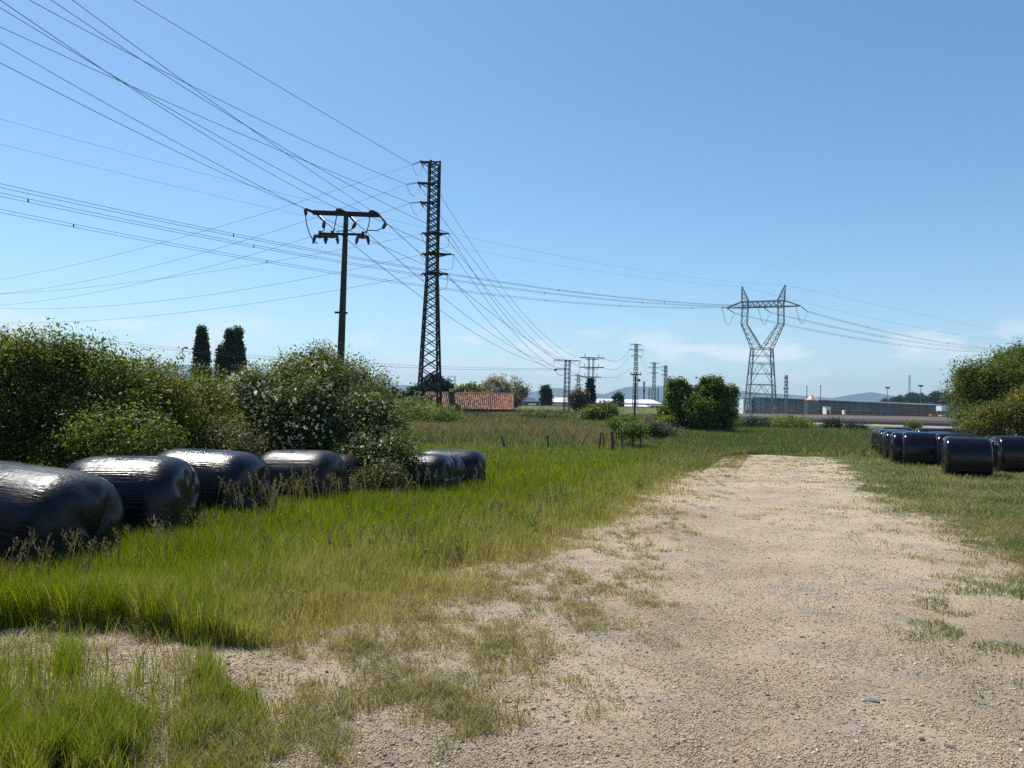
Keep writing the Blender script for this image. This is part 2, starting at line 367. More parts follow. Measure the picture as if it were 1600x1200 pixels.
# ------------------------------------------------------------------ grass
def blades(name, x, y, h, wd, cols, lean, label, seed=1, simple=False, cat='grass', m='grass', zoff=0):
    r = np.random.default_rng(seed); n = len(x); z = hz(x, y) - .01 + zoff
    a = r.uniform(0, 2 * np.pi, n); b = r.uniform(0, 2 * np.pi, n)
    dx, dy = np.cos(b) * lean * h, np.sin(b) * lean * h; wx, wy = np.cos(a) * wd / 2, np.sin(a) * wd / 2
    if simple: lv = [(0, 1.0, 0), (.55, .8, .3), (1, 0, 1)]
    else: lv = [(0, .8, 0), (.38, 1., .12), (.74, .66, .5), (1, 0, 1)]
    vs = []
    for (t, ww, l) in lv:
        zz = z + h * t * (1 - .15 * lean * t)
        if ww > 0:
            vs.append(np.stack([x + dx * l - wx * ww, y + dy * l - wy * ww, zz], 1)); vs.append(np.stack([x + dx * l + wx * ww, y + dy * l + wy * ww, zz], 1))
        else: vs.append(np.stack([x + dx * l, y + dy * l, zz], 1))
    k = len(vs); V = np.stack(vs, 1).reshape(-1, 3); b0 = (np.arange(n) * k)[:, None]
    qs = [b0 + np.array([[2 * i, 2 * i + 1, 2 * i + 3, 2 * i + 2]]) for i in range((k - 1) // 2 - 1)]
    tr = b0 + np.array([[k - 3, k - 2, k - 1]])
    C = np.repeat(cols, k, 0).reshape(n, k, 3).copy()
    o = mesh_np(name, V, [np.concatenate(qs), tr], M[m], cols=C.reshape(-1, 3))
    return tag(o, label, cat, kind='stuff')
def mixc(a, b, t):
    t = np.asarray(t)[:, None]; return np.array(a) * (1 - t) + np.array(b) * t
def scatter(n, ylo, yhi, ulo, uhi, r, p=1.0):
    t = r.random(n); y = 1 / (1 / yhi + t * (1 / ylo - 1 / yhi)) if p == 1 else (ylo + (yhi - ylo) * t)
    x = (r.uniform(ulo, uhi, n) - 800) / F * y; return x, y
DEEP = (.098, .145, .008); MIDG = (.185, .22, .015); YEL = (.36, .315, .095); STRAW = (.40, .33, .17); BRN = (.20, .13, .075); BLUEG = (.05, .10, .03)

# (a) tall fresh grass left of the track
r = np.random.default_rng(1)
x, y = scatter(900000, 3.0, 34, -120, 1400, r)
s = LD(y) - x + (fbm(x, y, 1.2, 51) - .5) * 1.4
n1 = fbm(x, y, .8, 52); n2 = fbm(x, y, 3.5, 53)
fgz = S(6.2, 5.7, y + (fbm(x, y, 1.1, 54) - .5) * 1.0)
fgden = (S(.47, .58, fbm(x, y, 1.9, 55)) * .75 + .07) * S(.40, .56, fbm(x, y, 8, 57)) * S(-.1, 2.0, LD(y) - x)
fgden = fgden * (1 - .98 * S(4.7, 5.15, y + (fbm(x, y, 1.3, 56) - .5) * .9))
den = np.where(fgz > .5, fgden, S(-.5, 1.6, s) ** 1.3) * (y < TRACK_END + 8)
k = r.random(len(x)) < den
x, y, s, n1, n2, fgz = [q[k] for q in (x, y, s, n1, n2, fgz)]
h = (.06 + .42 * S(.1, 2.6, s)) * (.65 + .5 * n1) * r.uniform(.55, 1.15, len(x)); h = np.where(fgz > .5, h * .72 + .03, h)
h = h * (1 - .25 * S(18, 28, y))
wd = np.maximum(.0034, .00048 * y) * r.uniform(.7, 1.6, len(x)); wd = wd * np.where(r.random(len(x)) < .04, 2.2, 1)
t = S(3.4, .2, s + (n2 - .5) * 2.6) * .9 * (1 - .6 * fgz)
c = mixc(MIDG, DEEP, np.clip(S(.3, .7, n1) * .6 + r.normal(0, .25, len(x)), 0, 1)); c = c * (1 - t[:, None]) + np.array(YEL) * t[:, None]
dry = r.random(len(x)) < (.04 + .33 * t); c[dry] = np.array(STRAW) * .8
far = S(16, 30, y)[:, None]; c = c * (1 - far * .35) + np.array((.16, .17, .05)) * far * .35
c = c * r.uniform(.8, 1.25, (len(x), 1))
blades('grass', x, y, h, wd, c, r.uniform(.08, .45, len(x)), 'dense fresh green grass growing left of the dirt track', 2)

# (b) sparse short tufts creeping over the track's left verge and along its right side
r = np.random.default_rng(3)
def tufts(n, ylo, yhi, ulo, uhi, fn, hmin, hmax, per, r, name, label, seed):
    x, y = scatter(n, ylo, yhi, ulo, uhi, r); k = r.random(n) < fn(x, y); x, y = x[k], y[k]; m = len(x)
    sz = r.uniform(.5, 1.3, m)
    X = np.repeat(x, per) + r.normal(0, .035, m * per) * np.repeat(sz, per) * (1 + .03 * np.repeat(y, per)); Y = np.repeat(y, per) + r.normal(0, .035, m * per) * np.repeat(sz, per) * (1 + .03 * np.repeat(y, per))
    h = np.repeat(sz, per) * r.uniform(hmin, hmax, m * per); wd = np.maximum(.0038, .0006 * Y) * r.uniform(.8, 1.4, m * per)
    base = np.repeat(mixc((.13, .15, .035), (.38, .33, .12), r.random(m)), per, 0); dry = r.random(m * per) < .35; base[dry] = np.array(STRAW) * .7
    return blades(name, X, Y, h, wd, base * r.uniform(.75, 1.25, (m * per, 1)), r.uniform(.3, .95, m * per), label, seed, simple=False)
tufts(36000, 2.9, 31, -100, 1500, lambda x, y: S(-.15, .9, (LB(y) - x) + (fbm(x, y, 1.7, 61) - .5) * 2.0) * (x > LD(y) - .6) * S(.40, .58, fbm(x, y, 3.0, 62)) * (.75 - .4 * S(7, 5, y)),
      .03, .085, 22, r, 'grass', 'sparse short tufts of grass on the sandy verge between green grass and track', 4)
tufts(9000, 2.9, 8, -100, 860, lambda x, y: S(.48, .62, fbm(x, y, 2.4, 63)) * S(0, .5, (LB(y) - x)) * .38,
      .05, .14, 24, r, 'grass', 'upright green grass tufts on pale soil at the lower left corner', 5)
tufts(9000, 11, 33, 900, 1420, lambda x, y: (x > LB(y) - .5) * (x < RD(y)) * (S(.50, .66, fbm(x, y, .8, 64)) * S(.4, .6, fbm(x, y, 4, 65)) * .5 * S(11, 15, y) + .9 * S(21, 28, y) * S(.36, .55, fbm(x, y, 1.6, 67))),
      .015, .05, 14, r, 'grass', 'low dry tufts growing in the middle and at the far end of the dirt track', 44)
# (c) short mown-looking grass right of the track
r = np.random.default_rng(6)
x, y = scatter(420000, 5.0, 48, 1180, 2250, r)
s = x - RD(y) + (fbm(x, y, 1.0, 71) - .5) * 2.2
den = np.maximum(S(-.3, 1.0, s), S(-2.2, .4, s) * S(.5, .62, fbm(x, y, 2.6, 72)) * .45)
k = r.random(len(x)) < den; x, y, s = x[k], y[k], s[k]
h = (.05 + .07 * S(0, 2, s)) * r.uniform(.5, 1.3, len(x)) * (.7 + .7 * fbm(x, y, 1.2, 73)); h = h * (1 + 1.2 * S(25, 34, y))
wd = np.maximum(.004, .0006 * y) * r.uniform(.8, 1.4, len(x))
c = mixc((.10, .145, .03), (.27, .24, .09), np.clip(S(.35, .7, fbm(x, y, .7, 74)) + r.normal(0, .3, len(x)), 0, 1))
dry = r.random(len(x)) < .12; c[dry] = np.array(STRAW) * .85
blades('grass', x, y, h, wd, c * r.uniform(.75, 1.25, (len(x), 1)), r.uniform(.2, .8, len(x)), 'short yellowish grass right of the track running under the wrapped bales', 7)
# (d) green belt beyond the end of the track and round the fence
r = np.random.default_rng(8)
x, y = scatter(260000, 22, 78, 620, 1560, r)
onl = (LD(y) - x > -.5) | (y > tend(x, y))
k = onl & (r.random(len(x)) < S(22, 27, y)) & ~((x > 10) & (y < tend(x, y) + .3) & (x < RD(y))) & (r.random(len(x)) < np.where(x / y < .16, 1 - S(34, 44, y), 1)); x, y = x[k], y[k]
n1 = fbm(x, y, .35, 81); h = (.14 + .10 * S(28, 40, y) + .20 * S(38, 52, y) + .12 * (x / y > .2) * S(29, 34, y)) * r.uniform(.5, 1.2, len(x)) * (.6 + .9 * n1)
h = h * np.where((x > LD(y) - .5) & (x < RD(y) + 2), .22 + .78 * S(.5, 7, y - tend(x, y)), 1)
wd = .0011 * y * r.uniform(.6, 1.3, len(x))
c = mixc((.085, .16, .028), (.17, .19, .055), np.clip(S(.35, .65, n1) + r.normal(0, .3, len(x)), 0, 1)); dry = r.random(len(x)) < .10; c[dry] = (.24, .17, .10); c = c * (1 - .15 * S(.14, .2, x / y))[:, None]; yl = S(37, 30, y)[:, None] * .5; c = c * (1 - yl) + np.array((.24, .22, .07)) * yl
blades('grass', x, y, h, wd, c * r.uniform(.65, 1.3, (len(x), 1)), r.uniform(.1, .6, len(x)), 'rough green grass beyond the end of the track and around the leaning posts', 9, simple=True)
# (e) brown flowering meadow behind
r = np.random.default_rng(10)
x, y = scatter(200000, 27, 100, 560, 1150, r)
k = r.random(len(x)) < S(33, 44, y) * S(.19, .10, x / y + (fbm(x, y, .12, 91) - .5) * .1); x, y = x[k], y[k]
n1 = fbm(x, y, .2, 92); h = r.uniform(.35, .75, len(x)) * (.6 + .7 * n1); wd = .0010 * y * r.uniform(.5, 1.3, len(x))
c = mixc((.15, .16, .05), (.24, .17, .095), np.clip(S(.35, .6, n1) + r.normal(0, .3, len(x)), 0, 1)); gr = r.random(len(x)) < .25; c[gr] = (.13, .19, .045)
blades('meadow_grass', x, y, h, wd, c * r.uniform(.65, 1.35, (len(x), 1)), r.uniform(.1, .5, len(x)), 'tall brownish meadow grass between the bales and the tiled roof', 11, simple=True)

r = np.random.default_rng(40)
x, y = scatter(90000, 88, 185, 480, 1175, r); k = (x / y < .30) ; x, y = x[k], y[k]
n1 = fbm(x, y, .06, 93); h = r.uniform(.4, 1.3, len(x)) * (.4 + 1.2 * n1); wd = .0013 * y * r.uniform(.5, 1.4, len(x))
c = mixc((.10, .15, .035), (.17, .15, .06), np.clip(S(.35, .65, n1) + r.normal(0, .3, len(x)), 0, 1))
blades('meadow_grass', x, y, h, wd, c * r.uniform(.6, 1.4, (len(x), 1)), r.uniform(.1, .5, len(x)), 'green brushy field between the tiled roof and the road bank', 41, simple=True)
# (f) seeding stalks in front of the left bales
def stalks(pts, hh, name, label, seed):
    r = np.random.default_rng(seed); V = []; Fq = []; C = []
    b = 0
    for (x, y) in pts:
        h = r.uniform(*hh); z = hz1(x, y); a = r.uniform(0, 6.28); ln = r.uniform(.1, .4) * h; wd = .0022 + .00018 * y
        prev = None; col = np.array((.10, .10, .04)) * r.uniform(.7, 1.3)
        for i in range(6):
            t = i / 5; px, py, pz = x + math.cos(a) * ln * t * t, y + math.sin(a) * ln * t * t, z + h * t * (1 - .1 * t)
            V += [(px - wd, py, pz), (px + wd, py, pz)]; C += [col, col]
            if i: Fq.append((b + 2 * i - 2, b + 2 * i - 1, b + 2 * i + 1, b + 2 * i))
        b += 12
        hc = np.array((.15, .12, .06)) * r.uniform(.5, 1.3)
        for j in range(int(r.integers(12, 22))):          # spikelets
            t = r.uniform(.70, 1.0); px, py, pz = x + math.cos(a) * ln * t * t, y + math.sin(a) * ln * t * t, z + h * t * (1 - .1 * t)
            q = r.normal(0, 1, 3); q /= np.linalg.norm(q); sz = r.uniform(.008, .018) * (1 + .02 * y) ; off = q * r.uniform(0, .04) * (1.15 - t) * 4
            p0 = np.array((px, py, pz)) + off; s1 = np.array((.35 * sz, 0, 0)); s2 = q * sz; s2[2] = abs(s2[2]) + sz
            V += [p0 - s1, p0 + s1, p0 + s2 + s1 * .3, p0 + s2 - s1 * .3]; C += [hc] * 4; Fq.append((b, b + 1, b + 2, b + 3)); b += 4
    o = mesh_np(name, np.array(V), [np.array(Fq)], M['grass'], cols=np.array(C)); return tag(o, label, 'grass', kind='stuff')
r = np.random.default_rng(12)
pts = []
line = [P(u, v, d) for u, v, d in ((-40, 880, 6.6), (120, 870, 6.9), (200, 850, 7.6), (300, 810, 9.2), (380, 790, 10.4), (440, 770, 12), (560, 750, 15), (640, 740, 16.2), (760, 730, 18.5))]
for i in range(130):
    k = r.random() * (len(line) - 1); j = int(k); p = line[j].lerp(line[j + 1], k - j); q = r.normal(0, .22)
    pts.append((p.x + q * .7 + .05, p.y - .1 + q - .1))
stalks(pts, (.35, .8), 'seeding_grass', 'tall seeding grass stalks standing in front of the bale row', 13)
pts = []
for i in range(190):
    c = ((P(385, 760, 11.0), .3), (P(345, 690, 12.6), .35), (P(605, 735, 15.6), .5), (P(500, 755, 13.2), .4))[i % 4]
    pts.append((c[0].x + r.normal(0, c[1]), c[0].y + r.normal(0, .25)))
stalks(pts, (.5, 1.0), 'seeding_grass', 'brown tall weeds between the shiny bales and the rose bush', 14)
r = np.random.default_rng(15); X, Y = scatter(420, 8, 34, 250, 1100, r); k = (LD(Y) - X > 1.2); X, Y = X[k], Y[k]
stalks(list(zip(X, Y)), (.35, .6), 'seeding_grass', 'thin flowering stalks spread through the green grass', 16)
r = np.random.default_rng(17); X, Y = scatter(1500, 36, 80, 600, 1120, r); k = (X / Y < .15); X, Y = X[k], Y[k]
stalks(list(zip(X, Y)), (.45, .8), 'seeding_grass', 'reddish seed heads standing over the brown meadow', 18)

# ------------------------------------------------------------------ foliage
def leaf_cloud(blobs, clumps, per, size, pal, seed, sig=.2, name='foliage', parent=None, m='leaf', zmin=None, shell=.35, up=.35, origin=(0, 0, 0), aspect=.5, noise_amt=.25):
    r = np.random.default_rng(seed); B = np.array(blobs, float)
    wgt = (B[:, 3] * B[:, 5] + B[:, 4] * B[:, 5]); bi = r.choice(len(B), clumps, p=wgt / wgt.sum())
    d = r.normal(0, 1, (clumps, 3)); d /= np.linalg.norm(d, axis=1)[:, None]; rad = r.random(clumps) ** shell * (1 + r.normal(0, noise_amt * .4, clumps))
    cc = B[bi, :3] + d * rad[:, None] * B[bi, 3:6]
    shade = r.uniform(0, 1, clumps)
    n = clumps * per; ci = np.repeat(np.arange(clumps), per)
    sg = sig * r.uniform(.5, 1.3, clumps); p = cc[ci] + np.clip(r.normal(0, 1, (n, 3)), -1.7, 1.7) * sg[ci][:, None]
    out = d[ci]
    if zmin is not None:
        zg = zmin if np.isscalar(zmin) else zmin(p[:, 0], p[:, 1]); k = p[:, 2] > zg; p, ci, out = p[k], ci[k], out[k]; n = len(p)
    nn = r.normal(0, 1, (n, 3)) * .75 + out * .5 + np.array((0, 0, up)); nn /= np.linalg.norm(nn, axis=1)[:, None]
    t = np.cross(nn, r.normal(0, 1, (n, 3))); t /= np.linalg.norm(t, axis=1)[:, None]; b = np.cross(nn, t)
    s = size * np.exp(r.normal(0, .3, n))[:, None]
    fold = nn * s * .18
    V = np.stack([p - t * s, p + b * s * aspect + fold, p + t * s, p - b * s * aspect + fold], 1) - np.array(origin)
    pal = np.array(pal); k1 = np.clip(shade[ci] + r.normal(0, .22, n), 0, .999) * (len(pal) - 1); i = k1.astype(int); f = (k1 - i)[:, None]
    c = (pal[i] * (1 - f) + pal[np.minimum(i + 1, len(pal) - 1)] * f) * r.uniform(.8, 1.2, (n, 1))
    q = np.arange(n)[:, None] * 4
    # leaves as two triangles creased along the midrib
    T = np.concatenate([q + np.array([[0, 1, 2]]), q + np.array([[0, 2, 3]])])
    o = mesh_np(name, V.reshape(-1, 3), [T], M[m], parent, cols=np.repeat(c, 4, 0)); return o
GRN = [(.035, .055, .012), (.075, .11, .02), (.135, .17, .035), (.20, .225, .05)]
DRK = [(.015, .03, .012), (.028, .05, .02), (.045, .07, .028)]
YGR = [(.05, .075, .015), (.13, .15, .03), (.22, .22, .05)]
def bl(u, v, d, ru, rv, rd=None):
    p = P(u, v, d); k = mpx(d); return (p.x, p.y, p.z, ru * k, (rd if rd else ru * k * .8), rv * k)
def limbs(mb, base, blobs, r0, seed, n=6, frac=.75):
    r = random.Random(seed); base = Vector(base)
    for i in range(n):
        b = blobs[i % len(blobs)]; tgt = Vector((b[0] + r.uniform(-.4, .4) * b[3], b[1] + r.uniform(-.4, .4) * b[4], b[2] + r.uniform(-.2, .6) * b[5]))
        mid = base.lerp(tgt, .5) + Vector((r.uniform(-.1, .1), r.uniform(-.1, .1), .12)) * (tgt - base).length * .6
        end = base.lerp(tgt, frac + .2)
        mb.tube([base, base.lerp(mid, .6), mid, end], [r0, r0 * .7, r0 * .5, r0 * .15], 6)
def bush(name, cat, label, blobs, clumps, per, size, pal, seed, sig=.2, group=None, flowers=None, r0=.04, base_z=None, n_limb=4, shell=.35, shoots=0, trunk=False, trunk_top=None, ground_fn=True):
    if len(blobs) >= 4 and (size < .06 or trunk_top == .9):
        rl = random.Random(seed * 3); extra = []
        for b in blobs:
            for q in range(7):
                th = rl.uniform(0, 6.28); ph = rl.uniform(.15, 1.3); k_ = rl.uniform(.14, .27)
                extra.append((b[0] + b[3] * math.cos(th) * math.cos(ph) * .97, b[1] + b[4] * math.sin(th) * math.cos(ph) * .97, b[2] + b[5] * math.sin(ph) * .97, b[3] * k_, b[4] * k_, b[3] * k_))
        blobs = list(blobs) + extra; clumps = int(clumps * 1.15)
    B = np.array(blobs); cx = float((B[:, 0] * B[:, 3]).sum() / B[:, 3].sum()); cy = float(B[:, 1].mean())
    bz = hz1(cx, cy) if base_z is None else base_z
    o = empty(name, (cx, cy, bz), label, cat, group); O = (cx, cy, bz)
    f = leaf_cloud(blobs, clumps, per, size, pal, seed, sig, 'crown' if trunk else 'foliage', o, zmin=(lambda a, b_: hz(a, b_) + .02) if base_z is None else bz + .05, origin=O, shell=shell)
    mb = MB(); loc = [(b[0] - cx, b[1] - cy, b[2] - bz, b[3], b[4], b[5]) for b in blobs]
    if trunk:
        tt = Vector((0, 0, trunk_top or min(l[2] for l in loc)))
        mb.tube([(0, 0, -.1), tt * .5 + Vector((r0 * .4, 0, 0)), tt], [r0 * 1.25, r0, r0 * .85], 8); limbs(mb, tt * .96, loc, r0 * .55, seed, n_limb)
        mb.build('trunk', M['bark'], o)
    else:
        rr = random.Random(seed)
        for i in range(n_limb):
            l = loc[i % len(loc)]; mb = MB(); limbs(mb, (l[0] * .8 + rr.uniform(-.2, .2), l[1] * .8, hz1(cx + l[0] * .8, cy + l[1] * .8) - bz - .05 if base_z is None else -.05), [l], r0, seed + i, 1); mb.build('stem', M['bark'], o)
        if shoots:
            sh = MB(); r = random.Random(seed + 5); pts = []
            for i in range(shoots):
                l = r.choice(loc[:3]); a = Vector((l[0] + r.uniform(-.8, .8) * l[3], l[1] + r.uniform(-.5, .5) * l[4], 0))
                q = max(0, 1 - ((a.x - l[0]) / l[3]) ** 2 - ((a.y - l[1]) / l[4]) ** 2); a.z = l[2] + l[5] * math.sqrt(q) * .85
                e = a + Vector((r.uniform(-.25, .25), r.uniform(-.1, .1), r.uniform(.3, .62))); mb.tube([a, a.lerp(e, .5) + Vector((.03, 0, .03)), e], [.008, .006, .003], 4)
                pts += [a.lerp(e, t) for t in (.2, .4, .6, .75, .88, 1)]
            sh.build('shoots', M['bark'], o)
            leaf_cloud([(p.x, p.y, p.z, .05, .05, .05) for p in pts], len(pts) * 2, 5, size * .95, pal[-3:], seed + 9, .05, 'shoot_leaves', o)
    if flowers:
        nf, fs, fp = flowers
        b = leaf_cloud(blobs, nf, 3, fs, fp, seed + 77, .03, 'blossoms', o, m='petal', zmin=None, origin=O, shell=.06, aspect=.9, noise_amt=.15); b['kind'] = 'stuff'
    return o

rw = np.random.default_rng(50); wb_ = []
for i in range(240):
    u = rw.uniform(200, 1080) ; d_ = 1 / rw.uniform(1 / 30, 1 / 6.3); x_ = (u - 800) / F * d_
    if LD(d_) - x_ < .9 or fbm(x_, d_, .5, 66) < .47: continue
    z_ = hz1(x_, d_); wb_.append((x_, d_, z_ + .12, rw.uniform(.08, .22), rw.uniform(.08, .22), .12))
wd0 = leaf_cloud(wb_, len(wb_) * 9, 14, .022, [(.06, .10, .02), (.11, .16, .035), (.17, .22, .07)], 51, .06, 'weeds', up=.8); tag(wd0, 'broad-leaved weeds growing in clumps among the green grass', 'weeds', kind='stuff')
# left hedge: two shrubs and the flowering one
bush('shrub', 'shrub', 'big leafy green shrub behind the nearest bales at the left edge of the view',
     [bl(-60, 650, 13.6, 130, 110), bl(60, 650, 13.8, 120, 104), bl(155, 650, 13.9, 80, 96), bl(20, 600, 14.2, 100, 58), bl(200, 695, 12.8, 80, 50), bl(-120, 650, 12.6, 130, 105), bl(215, 640, 14.4, 40, 62)],
     3600, 42, .027, GRN, 101, .17, r0=.05, shoots=16)
bush('shrub', 'shrub', 'lower yellow-green shrub filling the gap before the white-flowered bush',
     [bl(255, 655, 14.4, 60, 78), bl(315, 660, 15.6, 55, 72), bl(225, 640, 15.2, 50, 75)], 1300, 38, .027, YGR, 102, .16, r0=.035, shoots=8)
bush('rose_bush', 'bush', 'large rounded bush dotted with white blossoms in front of the T-shaped pole',
     [bl(495, 668, 18.2, 115, 84), bl(425, 668, 18.0, 85, 78), bl(572, 680, 17.6, 62, 62), bl(470, 605, 18.6, 66, 46), bl(385, 655, 17.8, 50, 72), bl(590, 725, 16.8, 58, 40), bl(505, 572, 18.4, 22, 24), bl(540, 600, 18.4, 40, 26), bl(595, 605, 18.2, 16, 20)],
     3800, 40, .026, [(.03, .05, .012), (.06, .09, .022), (.11, .14, .035), (.17, .19, .05)], 103, .17, r0=.05, shoots=9, flowers=(2900, .032, [(.70, .62, .44), (.86, .80, .62), (.86, .78, .64)]))
bush('shrub', 'shrub', 'brown withered thicket squeezed between the yellow-green shrub and the rose bush',
     [bl(345, 690, 14.6, 38, 42), bl(375, 700, 14.2, 30, 30)], 190, 34, .026, [(.05, .06, .02), (.11, .11, .04), (.17, .155, .06)], 104, .13, r0=.02)
bush('shrub', 'shrub', 'brownish weedy thicket between the two groups of dark bales',
     [bl(600, 748, 15.6, 30, 20), bl(560, 752, 15.4, 20, 16)], 90, 34, .026, [(.04, .055, .018), (.09, .10, .035), (.15, .145, .055)], 105, .13, r0=.02)
# bushes on the meadow
bush('shrub', 'shrub', 'green bramble mound at the foot of the tall lattice tower', [bl(655, 650, 54, 42, 22), bl(690, 652, 52, 38, 14), bl(640, 640, 55, 30, 18)], 420, 30, .07, GRN[1:], 106, .28, r0=.04)
bush('shrub', 'shrub', 'low green bramble spread in front of the tiled roof', [bl(745, 661, 58, 45, 8), bl(800, 660, 60, 45, 7), bl(850, 657, 62, 45, 8)], 320, 26, .075, [(.04, .06, .02), (.08, .10, .035), (.12, .12, .05)], 107, .28, r0=.03)
bush('shrub', 'shrub', 'bush with pale blossoms beyond the row of fence posts', [bl(945, 645, 60, 26, 17), bl(925, 648, 60, 20, 10)], 260, 28, .07, GRN, 108, .24, r0=.03, flowers=(60, .05, [(.5, .5, .35), (.6, .6, .45)]))
bush('shrub', 'shrub', 'light green bush growing over the right-hand fence posts', [bl(975, 665, 36, 24, 14), bl(990, 672, 35, 20, 10)], 260, 28, .045, [(.06, .10, .02), (.10, .16, .035), (.14, .2, .05)], 109, .15, r0=.02)
bush('shrub', 'shrub', 'loose pale weedy bush between the fence posts and the paired leafy trees', [bl(1015, 668, 42, 26, 12), bl(1040, 676, 42, 25, 8)], 200, 28, .05, [(.07, .08, .04), (.12, .12, .06), (.17, .15, .09)], 110, .18, r0=.02)
# pair of trees
bush('tree', 'tree', 'smaller bright-topped leafy tree left of its darker twin', [bl(1060, 632, 56, 19, 24), bl(1054, 652, 56, 24, 22), bl(1053, 608, 56, 7, 12), bl(1066, 605, 56, 6, 9), bl(1062, 598, 56, 3, 7), bl(1048, 600, 56, 3, 6), bl(1074, 618, 56, 7, 12), bl(1042, 664, 55, 14, 11)], 640, 40, .075, [(.04, .065, .012), (.12, .16, .024), (.26, .30, .05)], 111, .18, r0=.11, trunk=True, trunk_top=.9)
bush('tree', 'tree', 'broad dark leafy tree standing left of the big pylon', [bl(1110, 625, 56, 22, 28), bl(1122, 647, 56, 28, 32), bl(1096, 650, 55, 26, 30), bl(1102, 606, 56, 8, 10), bl(1118, 608, 56, 8, 11), bl(1100, 596, 56, 3, 6), bl(1110, 597, 56, 3, 7), bl(1124, 597, 56, 4, 7), bl(1147, 610, 57, 4, 7), bl(1140, 622, 57, 11, 14), bl(1128, 614, 57, 7, 9)], 1000, 40, .075, [(.03, .05, .012), (.085, .125, .02), (.20, .25, .04)], 112, .18, r0=.13, trunk=True, trunk_top=.9)
# strip of bushes before the railway
for i, (u, v, ru, rv, pal, lab) in enumerate([
    (1178, 668, 26, 14, DRK, 'dark low bush right beside the broad dark tree'),
    (1232, 664, 34, 12, GRN[1:], 'widest green bush in the strip before the railway bank'),
    (1200, 672, 22, 7, YGR, 'pale low brush in front of the railway bank left of the widest bush'),
    (1300, 664, 13, 9, DRK, 'small round dark bush below the silo'),
    (1335, 669, 16, 8, DRK, 'low dark bush nearest to the bale stack before the railway bank'),
    (1272, 672, 24, 6, GRN, 'low green bush between the widest bush and the small round one'),
    (1427, 667, 9, 7, GRN, 'lone little bush poking above the bales against the concrete strip')]):
    bush('shrub', 'shrub', lab, [bl(u, v + 4, 76, ru * 1.15, rv * 1.45), bl(u + ru * .4, v + rv * .3, 76, ru * .5, rv * .7), bl(u - ru * .5, v + rv * .4, 76, ru * .5, rv * .6)], 50 + int(ru * rv * .9), 28, .075, pal, 120 + i, .3, r0=.04, group='bushes in front of the railway bank')
# right bank
bush('shrub', 'shrub', 'tall dark green shrub on the bank above the right-hand bales', [bl(1560, 605, 33, 52, 44), bl(1530, 625, 33, 46, 42), bl(1610, 600, 34, 60, 52), bl(1655, 620, 34, 50, 60), bl(1512, 590, 33, 20, 20), bl(1514, 656, 32, 24, 18), bl(1580, 570, 34, 28, 18)],
     2300, 38, .040, GRN, 140, .21, r0=.06, shoots=9, flowers=(60, .035, [(.6, .6, .5), (.6, .6, .5)]))
bush('broom_bush', 'bush', 'low broom with yellow flowers on the slope at the right edge', [bl(1560, 655, 30, 34, 20), bl(1605, 645, 30, 34, 34), bl(1530, 664, 30, 22, 12), bl(1650, 650, 29, 40, 30)],
     1100, 36, .032, [(.07, .09, .02), (.13, .14, .03), (.2, .18, .06)], 141, .18, r0=.03, flowers=(300, .028, [(.6, .42, .02), (.72, .56, .03), (.72, .56, .03)]))
# poplars and background trees
def far_tree(name, label, u, vtop, vbot, wpx, d, pal, seed, lobes, dens=1.0, leaf=.16, group=None, shell=.35, sig=None, ttop=None):
    rl = random.Random(seed)
    if len(lobes) < 12:
        lobes = [(a, b, ra * .88, rb * .88) for a, b, ra, rb in lobes] + [(a + ra * math.cos(t) * .85, b + rb * math.sin(t) * .85, rl.uniform(.05, .11), rl.uniform(.05, .1)) for a, b, ra, rb in lobes for t in [rl.uniform(-.4, 3.5) for _ in range(6)]]
    hpx = vbot - vtop; base = P(u, vbot, d); blobs = []
    for (a, b, ra, rb) in lobes: blobs.append(bl(u + a * wpx, vbot - b * hpx, d, ra * wpx, rb * hpx))
    area = wpx * hpx * .56; k = mpx(d)
    return bush(name, 'tree', label, blobs, int(max(40, area * .30 * dens)), 24, leaf * (d / 110) ** .6, pal, seed, sig or .22 * (d / 110) + .12, r0=.16, base_z=base.z - .2, trunk=True, trunk_top=ttop or hpx * k * .12, group=group, shell=shell)
POP = [(0, .30, .42, .22), (.04, .52, .36, .22), (.02, .72, .24, .18), (-.02, .86, .14, .12), (.0, .95, .07, .07), (0, .14, .34, .16), (-.3, .42, .14, .12), (.3, .6, .12, .1)]
def spire(tops, seed, wid=.5):
    r = random.Random(seed); out = []
    for (cx_, top, wd_) in tops:
        for i in range(26):
            h = .06 + (top - .07) * (i + r.random()) / 26; q = (h / top); w_ = wd_ * (math.sin(min(1, q * 2.2 + .25) * 1.57) * (1 - q ** 1.9) + .05)
            out.append((cx_ + r.uniform(-1, 1) * w_ * .75 * (1 - q * .5), h, (.05 + .10 * r.random()) * (1 - q * .72), (.05 + .06 * r.random()) * (1 - q * .5)))
        out += [(cx_, top - .03, .025, .05), (cx_ + .02, top - .09, .05, .06)]; out.append((cx_, top * .45, wd_ * .6, top * .36))
    return out
far_tree('poplar_tree', 'single slim dark poplar left of the forked one above the hedge', 315, 514, 600, 34, 115, DRK, 201, spire([(0, 1.0, .40)], 1), 3.2, .16, 'dark poplars behind the hedge')
far_tree('poplar_tree', 'dark poplar with two pointed tops just above the rose bush', 360, 514, 600, 44, 112, DRK, 202, spire([(.27, 1.0, .24), (-.03, .99, .20), (-.3, .66, .2)], 2), 3.0, .15, 'dark poplars behind the hedge')
RND = [(0, .6, .4, .36), (-.28, .45, .24, .28), (.28, .45, .24, .28), (0, .28, .45, .25)]
far_tree('tree', 'dark tree seen through the legs of the tall lattice tower', 682, 583, 645, 44, 125, DRK, 203, RND + [(.45, .35, .14, .35)], 1.4, .2)
